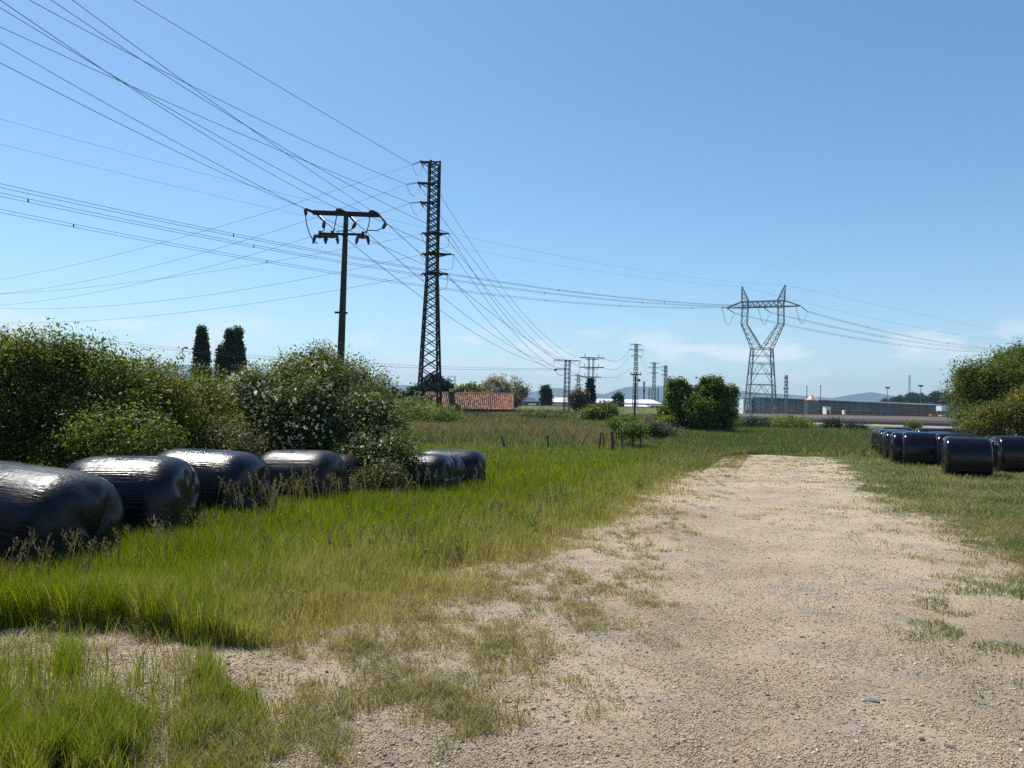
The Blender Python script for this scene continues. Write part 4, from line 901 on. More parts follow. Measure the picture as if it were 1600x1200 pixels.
mast(1021, 566, 642, 3.5, 6, 350, [(567, 7, 7), (574, 9, 9), (582, 7, 7)], 'distant three-armed mast just right of the tallest one', rz=20, post=.11, insul=-2)
mast(1039, 571, 642, 4, 5.5, 380, [(573, 8, 3), (578, 9, 3), (585, 8, 3), (595, 3, 5)], 'distant dark mast closest to the bright-topped tree', 'steel', rz=20, post=.11)
mast(903, 585, 630, 4, 5, 300, [(587, 6, 6), (593, 6, 6), (601, 5, 7), (607, 4, 7)], 'small far mast between the short dark tower and the twin-column one', rz=20, post=.09)
mast(1228, 586, 645, 3.6, 5, 240, [(590, 4, 3), (597, 4, 4), (607, 6, 5)], 'mast rising in front of the grey building right of the pylon', rz=25, post=.10)
mast(1421, 586, 635, 1.2, 7, 700, [(590, 1.5, 1.5)], 'needle-thin far radio mast above the wooded hill', rz=20, post=.13, name='radio_mast')
# little portal frame left of the trees
d = 250; kk = mpx(d); b = P(705, 632, d); o = empty('portal_mast', (b.x, b.y, b.z), 'small pale portal frame mast beyond the tiled roof', 'power tower')
for sx in (-1, 1):
    mb = MB(); H = P(705, 589, d).z - b.z; mb.bar((sx * 5 * kk - .35, 0, 0), (sx * 5 * kk - .25, 0, H), .06); mb.bar((sx * 5 * kk + .35, 0, 0), (sx * 5 * kk + .25, 0, H), .06)
    for i in range(10): mb.bar((sx * 5 * kk - .3, 0, H * i / 10), (sx * 5 * kk + .3, 0, H * (i + 1) / 10), .035)
    mb.build('column', M['steel_grey'], o)
mb = MB()
for z in (H, H - 5 * kk): mb.bar((-6 * kk, 0, z), (6 * kk, 0, z), .07)
mb.build('crossarm', M['steel_grey'], o)
for x_ in (-4, 0, 4): insulator(o, (x_ * kk, 0, H), (x_ * kk, 0, H + 3 * kk), M['steel_grey'], .12, 4)
# slim dark pole in front of the tallest mast
d = 90; kk = mpx(d); b = P(991, 655, d); H = P(992, 585, d).z - b.z + .6; o = empty('utility_pole', (b.x, b.y, b.z - .6), 'slim dark pole with short T arm in front of the tallest distant mast', 'utility pole', rot=(0, R(1), 0))
mb = MB(); mb.tube([(0, 0, 0), (0, 0, H)], [.13, .09], 8); mb.build('shaft', M['wood_d'], o)
mb = MB(); mb.bar((-8 * kk, 0, H), (9 * kk, 0, H), .06); mb.bar((-5 * kk, 0, H - .05), (0, 0, H - .6), .03); mb.build('crossarm', M['steel'], o)
for x_ in (-7, 2, 8): insulator(o, (x_ * kk, 0, H), (x_ * kk, 0, H + .28), M['ceram'], .07, 4)
mb = MB(); mb.lathe((3 * kk, 0, H - 8 * kk), [(0, .05), (.1, .16), (.3, .14), (.4, .04)], 8, (1, 0, -.4)); mb.build('cable_end', M['ceram'], o)
# chimney and substation frames far off
d = 420; kk = mpx(d); b = P(1006, 640, d); H = P(1006, 596, d).z - b.z
mb = MB(); mb.lathe((0, 0, 0), [(0, 1.3 * kk), (H * .6, 1.2 * kk), (H * .62, 1.8 * kk), (H * .75, 1.8 * kk), (H * .77, 1.1 * kk), (H * .95, 1.5 * kk), (H, 1.4 * kk)], 12); q = mb.build('chimney_stack', M['lamp'], smooth=False); q.location = b; tag(q, 'thin far chimney stack between two distant masts', 'chimney')
for u, lab in ((1016, 'far grey gantry frame left of its pair under the masts'), (1026, 'far grey gantry frame right of its pair under the masts')):
    b = P(u, 640, d); H = P(u, 606, d).z - b.z; o = empty('gantry', b, lab, 'gantry', 'far gantry frames')
    mb = MB()
    for sx in (-1, 1): mb.bar((sx * 2.2 * kk, 0, 0), (sx * 2.2 * kk, 0, H), .25)
    mb.build('columns', M['lamp'], o); mb = MB()
    for i in range(9): mb.bar((-2.2 * kk, 0, H * (.1 + .1 * i)), (2.2 * kk, 0, H * (.1 + .1 * i)), .12)
    mb.build('rungs', M['lamp'], o)
# lamp posts
for (u, vt, d, wpx, lab) in ((1260, 605, 240, 1.6, 'thin lamp post left of the silo'), (1281.5, 604, 240, 1.6, 'thin lamp post right behind the silo'),
                             (1386, 606, 300, 7, 'tall mast with round lamp ring above the left end of the wooded hill'), (1438, 603, 290, 8, 'tall mast with round lamp ring right of the radio mast')):
    kk = mpx(d); b = P(u, 650, d); H = P(u, vt, d).z - b.z; o = empty('lamp_mast', (b.x, b.y, b.z), lab, 'lamp post', 'lamp masts at the railway yard', rot=(0, R(.8), 0))
    mb = MB(); mb.tube([(0, 0, 0), (0, 0, H)], [.16, .10], 8); mb.build('pole', M['steel_grey'], o)
    mb = MB(); mb.lathe((0, 0, H - .3), [(0, wpx * kk * .25), (.25, wpx * kk * .5), (.55, wpx * kk * .5), (.7, wpx * kk * .2)], 12); mb.build('lamp_head', M['lamp'], o)

# ------------------------------------------------------------------ house with tiled roof
d = 84.0; kk = mpx(d); c0 = P(803, 641, d); c1 = P(660, 638, d); W_ = c0.x - c1.x; ez = P(760, 641, d).z; rise = 26 * kk; run = 3.4
house = empty('farm_shed', ((c0.x + c1.x) / 2, d + run, ez - 2.3), 'low farm shed with orange clay tile roof behind the tall tower', 'shed', rz=0)
hw_ = W_ / 2; zE = 2.3; zR = zE + rise; r = random.Random(4)
mb = MB(); mb.box((0, 0, zE / 2 - .05), (W_ - .5, run * 2 - .4, zE + .02 - .1)); mb.add([(-hw_ + .25, -run + .2, zE - .04), (-hw_ + .25, run - .2, zE - .04), (-hw_ + .25, 0, zR - .12)], [(0, 1, 2)]); mb.add([(hw_ - .25, -run + .2, zE - .04), (hw_ - .25, run - .2, zE - .04), (hw_ - .25, 0, zR - .12)], [(0, 1, 2)])
mb.build('wall', M['wall'], house)
rf = MB(); nt_ = 46; rows = 9
for side in (-1, 1):
    for j in range(rows):
        for i in range(nt_):
            x0 = -hw_ + W_ * (i + .5) / nt_; wv = W_ / nt_ * .46; t0, t1 = j / rows, (j + 1.12) / rows
            f_ = r.uniform(.6, 1.25); col = (.36 * f_, .135 * f_ * r.uniform(.9, 1.2), .085 * f_) if r.random() < .55 + .3 * (i > 38) else (.11 * f_, .07 * f_, .055 * f_)
            vs_ = []
            for t in (t0, t1):
                yy = side * run * (1 - t) * 1.0; z = zE + rise * t
                for a in range(5):
                    th = math.pi * a / 4; off = .0 if t == t0 else -.02; rad = wv * (1.0 if t == t0 else .88)
                    vs_.append((x0 + math.cos(th) * rad, yy, z + math.sin(th) * .10 + .05 + off + r.uniform(0, .004)))
            rf.add(vs_, [(a, a + 1, a + 6, a + 5) for a in range(4)], col)
        rf.add([(-hw_, side * run * (1 - j / rows), zE + rise * j / rows), (hw_, side * run * (1 - j / rows), zE + rise * j / rows), (hw_, side * run * (1 - (j + 1) / rows), zE + rise * (j + 1) / rows), (-hw_, side * run * (1 - (j + 1) / rows), zE + rise * (j + 1) / rows)], [(0, 1, 2, 3)], (.05, .03, .025))
for i in range(24): rf.tube([(-hw_ + W_ * i / 24, 0, zR + .06), (-hw_ + W_ * (i + 1.1) / 24, 0, zR + .07)], .13, 8, col=(.30 * r.uniform(.6, 1.2), .13, .09))
roof = rf.build('roof', M['tile'], house, attr=True)
mb = MB(); cx = P(705, 620, d).x - house.location.x; mb.box((cx, -run + 1.0, zE + .75), (.62, .6, 2.2)); mb.box((cx, -run + 1.0, zE + 1.9), (.78, .76, .12)); mb.build('chimney', M['wood_d'], roof)
mb = MB(); mb.box((hw_ * .55, -run + .19, 1.0), (1.2, .06, 1.9)); mb.build('door', M['wood_d'], house)
g = P(812, 649, 82); mb = MB(); mb.box((0, 0, .25), (1.8, .5, .5)); mb.box((0, 0, .55), (1.9, .6, .1)); q = mb.build('water_trough', M['pink']); q.location = (g.x, g.y, hz1(g.x, g.y) + .1); tag(q, 'pale concrete trough in the meadow right of the tiled shed', 'trough')

# ------------------------------------------------------------------ road bank, van, guard rail
RZ = P(830, 633, 200).z
mb = MB(); xa, xb_ = P(560, 633, 200).x, P(1120, 633, 200).x
mb.add([(xa, 186, 0), (xb_, 186, 0), (xb_, 195, RZ - .1), (xa, 195, RZ - .1), (xa, 214, RZ - .1), (xb_, 214, RZ - .1), (xa, 224, 0), (xb_, 224, 0)], [(0, 1, 2, 3), (3, 2, 5, 4), (4, 5, 7, 6), (0, 3, 4, 6), (1, 7, 5, 2)])
tag(mb.build('road_embankment', mat('bank_grass', (.10, .12, .035), .95, var=(.6, .35), bump=(3, .8, .1))), kind='structure')
mb = MB(); mb.box(((xa + xb_) / 2, 204.5, RZ - .06), (xb_ - xa - .2, 15, .09)); tag(mb.build('road', M['asphalt']), kind='structure')
mb = MB(); n = int((xb_ - xa) / 4); rail = empty('guard_rail', ((xa + xb_) / 2, 196, RZ - .1), 'long steel guard rail along the road bank with dark posts', 'guard rail'); hx = (xb_ - xa) / 2 - .5
for y0, y1, z0, z1 in ((0, -.05, .62, .72), (-.05, 0, .72, .80), (0, -.05, .80, .88), (-.05, 0, .88, .94)): mb.add([(-hx, y0, z0), (hx, y0, z0), (hx, y1, z1), (-hx, y1, z1)], [(0, 1, 2, 3)])
mb.box((0, .04, .78), (hx * 2, .02, .3)); mb.build('rail', M['steel'], rail)
for i in range(n): mb = MB(); mb.box((-hx + 2 * hx * (i + .5) / n, .12, .4), (.12, .12, .9)); mb.build('post', M['steel'], rail)
mb = MB(); mb.box((0, -.9, .06), (hx * 2, .5, .16)); mb.build('kerb', M['pink'], rail)
vp = P(831, 633, 201); van = empty('van', (vp.x, 202, RZ - .02), 'light blue-grey van driving along the road bank', 'van')
prof = [(-2.3, .35), (-2.32, 1.2), (-2.2, 1.85), (-1.9, 1.95), (.45, 1.93), (1.2, 1.2), (2.1, .98), (2.3, .75), (2.3, .35)]
mb = MB(); n = len(prof); mb.add([(x_, -.9 if z_ < 1.3 else -.78, z_) for x_, z_ in prof] + [(x_, .9 if z_ < 1.3 else .78, z_) for x_, z_ in prof], [tuple(range(n)), tuple(range(2 * n - 1, n - 1, -1))] + [((i + 1) % n, i, n + i, n + (i + 1) % n) for i in range(n)]); mb.build('body', M['vanp'], van)
mb = MB(); mb.add([(.02, -.84, 1.22), (1.0, -.90, 1.22), (.48, -.80, 1.78), (.02, -.79, 1.78)], [(0, 1, 2, 3)]); mb.build('side_window', M['dark'], van)
mb = MB(); mb.add([(1.17, -.75, 1.26), (1.17, .75, 1.26), (.52, .7, 1.88), (.52, -.7, 1.88)], [(0, 1, 2, 3)]); mb.build('windscreen', M['dark'], van)
for sx in (-1.45, 1.45):
    for sy in (-.85, .85):
        mb = MB(); mb.lathe((sx, sy - .1, .34), [(0, .33), (.2, .33)], 16, (0, 1, 0)); wl_ = mb.build('wheel', M['black'], van); mb = MB(); mb.lathe((sx, sy + (.0 if sy > 0 else -.115) , .34), [(0, .2), (.115, .2)], 12, (0, 1, 0)); mb.build('rim', M['steel_grey'], wl_)
mb = MB(); mb.box((2.28, -.6, .8), (.1, .3, .18)); mb.build('headlight', M['glass'], van); mb = MB(); mb.box((2.28, .6, .8), (.1, .3, .18)); mb.build('headlight', M['glass'], van)

# ------------------------------------------------------------------ warehouses left of the trees
def shed(name, label, u0, u1, vt, vb, d, wallm, roofm, depth=20, pitch=.12, cat='warehouse', sign=False):
    a, b = P(u0, vb, d), P(u1, vb, d); W = b.x - a.x; z0 = -.1; zt_ = P((u0 + u1) / 2, vt, d).z; eave = zt_ - depth / 2 * pitch
    o = empty(name, ((a.x + b.x) / 2, d + depth / 2, z0), label, cat); H = eave - z0; rz_ = zt_ - z0
    mb = MB(); mb.box((0, 0, H / 2), (W, depth, H)); mb.build('wall', wallm, o)
    mb = MB(); e = .4; y1 = depth / 2 + e; th = .18
    for s_ in (-1, 1):
        mb.add([(-W / 2 - e, s_ * y1, H + .02), (W / 2 + e, s_ * y1, H + .02), (W / 2 + e, 0, rz_), (-W / 2 - e, 0, rz_), (-W / 2 - e, s_ * y1, H + .02 + th), (W / 2 + e, s_ * y1, H + .02 + th), (W / 2 + e, 0, rz_ + th), (-W / 2 - e, 0, rz_ + th)],
               [(0, 1, 2, 3), (7, 6, 5, 4), (0, 4, 5, 1), (0, 3, 7, 4), (1, 5, 6, 2)])
    for s_ in (-1, 1): mb.add([(s_ * W / 2, -depth / 2, H + .01), (s_ * W / 2, depth / 2, H + .01), (s_ * W / 2, 0, rz_ - .02)], [(0, 1, 2)])
    mb.build('roof', roofm, o)
    nd = max(1, int(W / 12))
    for i in range(nd): mb = MB(); mb.box((-W / 2 + W * (i + .5) / nd, -depth / 2 - .05, H * .35), (min(4, W / nd * .5), .12, H * .6)); mb.build('door', M['greyd'], o)
    return o
shed('warehouse', 'long warehouse with white roof behind the small conifer', 912, 1033, 623, 645, 330, M['white'], M['whitemetal'], 44, .10)
shed('warehouse', 'low white hall in front of the long white roof', 972, 1017, 631, 645, 300, M['white'], M['whitemetal'], 26, .10)
shed('warehouse', 'dark red end hall beside the low white one', 1018, 1034, 632, 645, 298, M['red'], M['whitemetal'], 20, .05)
shed('warehouse', 'white gabled hall left of the short dark lattice tower', 862, 898, 621, 645, 320, M['white'], M['whitemetal'], 30, .16)

# ------------------------------------------------------------------ long grey building, railway bank
def wall_line(a, b, prof, name, m, kind=None, parent=None):
    """extrude (offset towards camera side, z) profile from a to b (world xy)"""
    a, b = Vector((a[0], a[1], 0)), Vector((b[0], b[1], 0)); dr = (b - a).normalized(); nr = Vector((dr.y, -dr.x, 0))
    if nr.y > 0: nr = -nr
    mb = MB(); n = len(prof); vs_ = []
    for p in (a, b): vs_ += [p + nr * q[0] + Vector((0, 0, q[1])) for q in prof]
    fs = [(i, i + 1, n + i + 1, n + i) for i in range(n - 1)]; mb.add(vs_, fs); o = mb.build(name, m, parent); 
    if kind: o['kind'] = kind
    return o
A_ = P(1105, 656, 170); B_ = P(1490, 666, 112); ex = (B_ - A_) * .6; B2 = B_ + ex
za = -.05
zp = lambda v, d: P(1325, v, d).z
dm = 140
z1 = zp(661, dm + 2) ; z2 = zp(657.5, dm + 4); z3 = zp(653.5, dm + 4.2); z4 = zp(649, dm + 9)
def off(o): return -o
wall_line(A_, B2, [(2.0, -.3), (0, z1 - .35), (-3, z1)], 'service_path', M['pink'], 'structure')
wall_line(A_, B2, [(-3, z1 - .02), (-3.02, z2 + .05), (-3.3, z3)], 'retaining_kerb_shade', M['black'], 'structure')  # low retaining wall, its shadow side put in as plain black colour
wall_line(A_, B2, [(-3.3, z3 - .01), (-8, z4), (-26, z4), (-30, -.5)], 'railway_bank', M['ballast'], 'structure')
dr = (B2 - A_).normalized(); nr = Vector((-dr.y, dr.x, 0)); nr = nr if nr.y > 0 else -nr
for i, o_ in enumerate((11.0, 12.5)):
    mb = MB(); mb.box((0, 0, 0), ((B2 - A_).length * .98, .08, .16)); c_ = (A_ + B2) / 2 + nr * o_; q = mb.build('rail', M['rust']); q.location = (c_.x, c_.y, z4 + .07); q.rotation_euler = (0, 0, math.atan2(dr.y, dr.x)); tag(q, ['nearer rusty rail on the railway bank', 'farther rusty rail on the railway bank'][i], 'rail')
# grey building
gb0, gb1 = P(1176, 643, 262), P(1455, 650, 205)
bd = (gb1 - gb0); bd.z = 0; Lb = bd.length; ang = math.atan2(bd.y, bd.x); bz = -.1
gb = empty('industrial_hall', (gb0.x, gb0.y, bz), 'very long grey industrial hall with banded cladding beyond the railway', 'hall', rz=ang)
zt0 = P(1176, 621, 262).z - bz; zt1 = P(1440, 634, 208).z - bz
mb = MB(); nb_ = 11
for i in range(nb_):
    for seg in range(1):
        f0, f1 = i / nb_, (i + 1) / nb_ - .012; yo = -.12 if i % 2 else .0
        mb.add([(0, yo, zt0 * f0), (Lb, yo, zt1 * f0), (Lb, yo, zt1 * f1), (0, yo, zt0 * f1), (0, 14, zt0 * f0), (Lb, 14, zt1 * f0), (Lb, 14, zt1 * f1), (0, 14, zt0 * f1)], [(0, 1, 2, 3), (4, 7, 6, 5), (0, 3, 7, 4), (1, 5, 6, 2), (3, 2, 6, 7), (0, 4, 5, 1)])
wl_ = mb.build('wall', M['grey'], gb)
mb = MB()
for i in (2, 4, 6, 8):
    f = i / nb_; mb.add([(0, -.2, zt0 * f), (Lb, -.2, zt1 * f), (Lb, -.2, zt1 * (f + .03)), (0, -.2, zt0 * (f + .03)), (0, -.05, zt0 * (f + .035)), (Lb, -.05, zt1 * (f + .035))], [(0, 1, 2, 3), (3, 2, 5, 4)])
mb.build('cladding_band', M['greyd'], gb)
mb = MB(); mb.add([(-.3, -.35, zt0 + .02), (Lb + .3, -.35, zt1 + .02), (Lb + .3, 14.3, zt1 + .02), (-.3, 14.3, zt0 + .02), (-.3, -.35, zt0 + .3), (Lb + .3, -.35, zt1 + .3), (Lb + .3, 14.3, zt1 + .3), (-.3, 14.3, zt0 + .3)], [(3, 2, 1, 0), (4, 5, 6, 7), (0, 1, 5, 4), (1, 2, 6, 5), (2, 3, 7, 6), (3, 0, 4, 7)]); mb.build('roof', M['grey'], gb)
for i in range(26):
    mb = MB(); x_ = Lb * (i + .5) / 26; hh = zt0 + (zt1 - zt0) * x_ / Lb; mb.box((x_, -.17, hh / 2), (.14, .1, hh * .98)); mb.build('pilaster', M['greyd'], gb)
for fx in (.12, .3, .55, .74, .9):
    mb = MB(); hh = (zt0 + (zt1 - zt0) * fx) * .32; mb.box((Lb * fx, -.22, hh / 2), (3.2, .12, hh)); mb.build('door', M['rust'], gb)
# white end building with mark
e0 = P(1162, 640, 262); kk = mpx(262); H = P(1168, 623, 262).z; eb = empty('annexe', (e0.x + 6 * kk, 262, -.1), 'small white annexe with a dark wall drawing beside the grey hall', 'building')
mb = MB(); mb.box((0, 3, H / 2 + .05), (13 * kk, 6, H + .1)); mb.build('wall', M['white'], eb)
mb = MB(); mb.box((5.5 * kk + .8, 2.98, H / 2), (3 * kk, 6.1, H * .98)); mb.build('side_wall', M['grey'], eb)
mb = MB(); mb.box((0, 3, H + .2), (13.6 * kk, 6.4, .2)); mb.build('roof', M['grey'], eb)
mb = MB()
for pts in ([(-4, 7), (-3.5, 11), (-2, 12.5), (-.5, 11), (-1.5, 8)], [(-1, 6), (0, 9.5), (1.6, 9.5), (2, 7)], [(1.2, 10), (2.5, 12), (3.5, 9), (3, 6.5)]):
    mb.tube([((a * kk), -.05, b_ * kk) for a, b_ in pts], .12, 5)
mb.build('wall_drawing', M['dark'], eb)
mb = MB(); mb.box((0, -.15, .9), (13 * kk, .3, .5)); mb.build('plinth', M['pink'], eb)
# silo
s0 = P(1268, 645, 215); kk = mpx(215); Hs = P(1268, 626, 215).z - 0; Ht = P(1268, 617.5, 215).z; sr = 10.2 * kk
silo = empty('silo', (s0.x, 215, 0), 'squat grey metal silo with rust-streaked conical roof beyond the railway', 'silo')
mb = MB(); pr = []
for i in range(9): z_ = Hs * i / 9; pr += [(z_, sr), (z_ + Hs / 9 * .9, sr), (z_ + Hs / 9 * .93, sr * 1.02), (z_ + Hs / 9 * .98, sr * 1.02)]
mb.lathe((0, 0, 0), pr + [(Hs, sr)], 28); mb.build('body', M['silo'], silo)
mb = MB(); mb.lathe((0, 0, Hs), [(0, sr * 1.05), (.12, sr * 1.05), ((Ht - Hs) * .85, sr * .25), ((Ht - Hs) * .86, sr * .16), (Ht - Hs, sr * .14)], 28)
rm = mat('silo_roof', (.6, .58, .55), .6); N = rm.node_tree.nodes; L = rm.node_tree.links; n_ = N.new('ShaderNodeTexNoise'); n_.inputs['Scale'].default_value = .9; tcn = N.new('ShaderNodeTexCoord'); L.new(tcn.outputs['Object'], n_.inputs[0]); cr = N.new('ShaderNodeValToRGB'); cr.color_ramp.elements[0].position = .5; cr.color_ramp.elements[0].color = (.36, .12, .06, 1); cr.color_ramp.elements[1].position = .6; cr.color_ramp.elements[1].color = (.62, .6, .57, 1); L.new(n_.outputs[0], cr.inputs[0]); L.new(cr.outputs[0], N['Principled BSDF'].inputs['Base Color'])
mb.build('roof', rm, silo)
mb = MB()
for sx in (-.2, .2): mb.tube([(-sr - .1, sx, 0), (-sr - .1, sx, Hs)], .05, 5)
for i in range(16): mb.tube([(-sr - .1, -.2, Hs * (i + .5) / 16), (-sr - .1, .2, Hs * (i + .5) / 16)], .03, 4)
mb.build('ladder', M['steel_grey'], silo)
# signal cabin, white trailer etc. behind the bank
def cabin(u0, u1, vt, vb, d, m, label, legs=False, name='cabin', cat='cabin', winm='dark'):
    a, b = P(u0, vb, d), P(u1, vb, d); W = b.x - a.x; ztp = P((u0 + u1) / 2, vt, d).z; zb_ = a.z if legs else 0; z0 = 0
    o = empty(name, ((a.x + b.x) / 2, d, z0), label, cat); H = ztp - zb_
    mb = MB(); mb.box((0, 1, zb_ + H / 2), (W, 2.2, H)); mb.build('body', M[m], o)
    mb = MB(); mb.box((0, 1, ztp + .06), (W + .2, 2.4, .12)); mb.build('roof', M['grey'], o)
    if legs:
        for sx in (-1, 1):
            for sy in (.2, 1.8): mb = MB(); mb.box((sx * (W / 2 - .12), sy, zb_ / 2), (.15, .15, zb_)); mb.build('leg', M['steel_grey'], o)
    else: mb = MB(); mb.box((0, -.12, zb_ + H * .55), (W * .45, .06, H * .35)); mb.build('window', M[winm], o)
    return o
cabin(1290.5, 1298, 635, 645, 200, 'white', 'small white cabin with a dark window right of the silo')
cabin(1471, 1482, 633, 642, 165, 'white', 'white box raised on legs near the right-hand bank', legs=True, name='raised_tank', cat='tank')
for i, (u0, u1, vt, vb, d, m, lab, nm, ct) in enumerate([
    (1319, 1322, 641, 648, 185, 'white', 'narrow white post box at the left of the low yard frames', 'cabinet', 'cabinet'),
    (1436, 1448, 650.5, 652.5, 160, 'white', 'long low white slab lying on the railway bank', 'slab', 'slab'),
    (1456, 1470, 647, 652, 162, 'orange', 'orange container beside the white box on legs', 'container', 'container'),
    (1471, 1477, 649, 652.5, 160, 'white', 'small white crate right of the orange container', 'crate', 'crate')]):
    a, b = P(u0, vb, d), P(u1, vb, d); W = b.x - a.x; H = P(u0, vt, d).z - a.z; o = empty(nm, ((a.x + b.x) / 2, d, a.z), lab, ct)
    mb = MB(); mb.box((0, .6, H / 2), (W, 1.2, H)); mb.build('body', M[m], o); mb = MB()
    for j in range(max(2, int(W / .5))): mb.box((-W / 2 + W * (j + .5) / max(2, int(W / .5)), -.02, H / 2), (.06, .05, H * .96))
    mb.build('ribs', M['greyd'], o)
for i, (u0, u1, vt, vb, d, m, lab) in enumerate([(1320, 1347, 641.5, 647.5, 190, 'wall', 'low brown yard railing below the grey hall'), (1405, 1437, 641, 651, 172, 'rust', 'rust-brown palisade of upright stakes in the railway yard'), (1438, 1470, 644, 651, 168, 'rust', 'lower rust-brown palisade beside the orange container'), (1297, 1320, 642, 647, 195, 'rust', 'short rusty fence right of the small white cabin'), (1347, 1384, 643, 650, 184, 'rust', 'rusty fence below the middle of the grey hall')]):
    a, b = P(u0, vb, d), P(u1, vb, d); W = b.x - a.x; H = P(u0, vt, d).z - a.z + .3; o = empty('yard_fence', ((a.x + b.x) / 2, d, a.z - .3), lab, 'fence', 'fences in the railway yard')
    n = max(4, int(W / .45)); mb = MB(); mb.box((0, 0, H * .8), (W, .06, .08)); mb.box((0, 0, H * .35), (W, .06, .08)); mb.build('rails', M[m], o); mb = MB(); r = random.Random(i)
    for j in range(n): mb.box((-W / 2 + W * (j + .5) / n, -.07, H * .5 * (1 + r.uniform(-.08, .05))), (.11, .06, H * (1 + r.uniform(-.2, .05))))
    mb.build('stakes', M[m], o)
# yard slab and scaffolding-like stakes are enough; far yard ground is the ground sheet

# ------------------------------------------------------------------ hills
def ridge(name, pts, d, depth, m, seed, amp=.06):
    us = np.linspace(pts[0][0], pts[-1][0], 220); vs_ = np.interp(us, [p[0] for p in pts], [p[1] for p in pts]); r = np.random.default_rng(seed)
    P_ = [P(u, v, d) for u, v in zip(us, vs_)]; X = np.array([p.x for p in P_]); Z = np.array([p.z for p in P_])
    hh = Z * (1 + amp * (fbm(X, X * 0, 1 / (d * .02), seed, 5) - .5)); rows = []; nr_ = 14
    for i, t in enumerate(np.linspace(-1, 1, nr_)):
        f = 1 - abs(t) ** 1.3; n_ = (fbm(X, np.full_like(X, t * depth), 1 / (depth * .25), seed + 3, 4) - .5) * .35 * (1 - (1 - abs(t)) ** 4) if abs(t) > .01 else 0
        zz = hh * np.clip(f * (1 + n_), 0, None) if t < 0 else hh * f
        rows.append(np.stack([X * (1 + t * depth / d * .2), np.full_like(X, d + t * depth), zz - (0.5 if abs(t) == 1 else 0)], 1))
    # make the exact skyline the middle row
    rows.insert(nr_ // 2, np.stack([X, np.full_like(X, float(d)), hh], 1)); nr_ += 1
    V = np.concatenate(rows); n = len(us); i0 = (np.arange(nr_ - 1)[:, None] * n + np.arange(n - 1)[None]).ravel()
    o = mesh_np(name, V, [np.stack([i0, i0 + 1, i0 + n + 1, i0 + n], 1)], m, smooth=True); return tag(o, kind='structure')
ridge('mountains', [(-400, 590), (-100, 585), (120, 578), (250, 571), (300, 570), (350, 575), (420, 582), (520, 594), (590, 600), (640, 602), (700, 610), (780, 622), (830, 612), (862, 606), (885, 607), (915, 613), (945, 616), (965, 608), (985, 604), (1015, 604), (1045, 602), (1075, 601), (1110, 604), (1150, 610), (1200, 615), (1230, 616), (1300, 622)], 6200, 1300, M['mount'], 3, .03)
ridge('mountains', [(1120, 640), (1200, 626), (1260, 622), (1300, 622), (1322, 618), (1345, 615), (1362, 612.5), (1372, 615), (1392, 618), (1420, 626), (1500, 640), (1700, 640)], 5400, 900, M['mount'], 4, .03)
ridge('hill', [(1370, 640), (1388, 626), (1405, 620), (1430, 617), (1450, 620), (1480, 617), (1510, 616), (1560, 614), (1700, 612), (1900, 610)], 640, 90, M['bush_core'], 5, .05)
r = np.random.default_rng(31)
bls = []
for u, v in ((1376, 633), (1389, 627), (1398, 624), (1408, 622), (1418, 620), (1428, 617), (1437, 620), (1447, 622), (1457, 619), (1467, 616), (1477, 617), (1488, 617), (1500, 616), (1515, 616), (1530, 614), (1560, 612), (1600, 611), (1400, 632), (1420, 630), (1440, 630), (1460, 629), (1480, 628), (1500, 627), (1410, 638), (1430, 638), (1450, 638), (1470, 638), (1490, 637), (1520, 630)):
    for q in range(3): bls.append(bl(u + r.uniform(-5, 5), v + r.uniform(0, 5), 600 + r.uniform(-25, 20), r.uniform(5, 8), r.uniform(3, 5)))
wd_ = leaf_cloud(bls, 2600, 14, .85, [(.02, .035, .02), (.035, .055, .03), (.05, .075, .035)], 301, .9, 'woods'); tag(wd_, 'dark wooded slope beyond the railway yard at the right', 'woods', kind='stuff')

# ------------------------------------------------------------------ overhead wires
def wire(A, B, Mid, rad, label, group, t_end=1.0, n=40, spacers=None, name='overhead_wire'):
    """parabola from A through the direction Mid=(u,v) to B; runs on past B"""
    A, B = Vector(A), Vector(B)
    sag = 0
    if Mid:
        rr = ray(*Mid); lo, hi = .02, .98      # find t whose bearing matches Mid
        f = lambda t: (A.x + (B.x - A.x) * t) / (A.y + (B.y - A.y) * t) - rr.x / rr.y
        s0 = f(lo)
        for _ in range(40):
            m_ = (lo + hi) / 2
            if (f(m_) > 0) == (s0 > 0): lo = m_
            else: hi = m_
        t = (lo + hi) / 2; p = A.lerp(B, t); z = EYE + rr.z / rr.y * p.y; sag = (p.z - z) / (4 * t * (1 - t)); sag = max(sag, 0)
    pts = []
    for t in np.linspace(0, t_end, n): p = A + (B - A) * float(t); p.z -= 4 * sag * t * (1 - t); pts.append(p)
    o0 = A.copy(); mb = MB(); mb.tube([p - o0 for p in pts], rad, 5)
    q = mb.build(name, M['wire']); q.location = o0; tag(q, label, 'wire', group); return q, pts
g1_ = 'high conductors crossing overhead to the tall tower'
for A, B, Md, lab in [((644, 257, 71.6), (209, 0, 45), (437, 136), 'topmost wire of all, running from the tall tower\'s top arm to the top edge'),
                      ((635, 288, 71.6), (46, 0, 42), (262, 115), 'wire from the tall tower\'s second left arm up to the top edge'),
                      ((641, 317, 71.6), (0, 42, 43), (197, 131), 'wire from the tall tower\'s third left arm to the upper left edge'),
                      ((702, 365, 72.5), (80, 0, 42), (567, 300), 'wire to the highest right arm of the tall tower, passing behind its shaft'),
                      ((709, 398, 72.5), (0, 12, 41), (503, 300), 'wire to the longest right arm of the tall tower, passing behind its shaft'),
                      ((700, 429, 72.5), (0, 67, 44), (400, 288), 'wire to the lowest right arm of the tall tower, passing behind its shaft')]:
    wire(P(*A), P(*B), Md, .02, lab, g1_, 1.5)
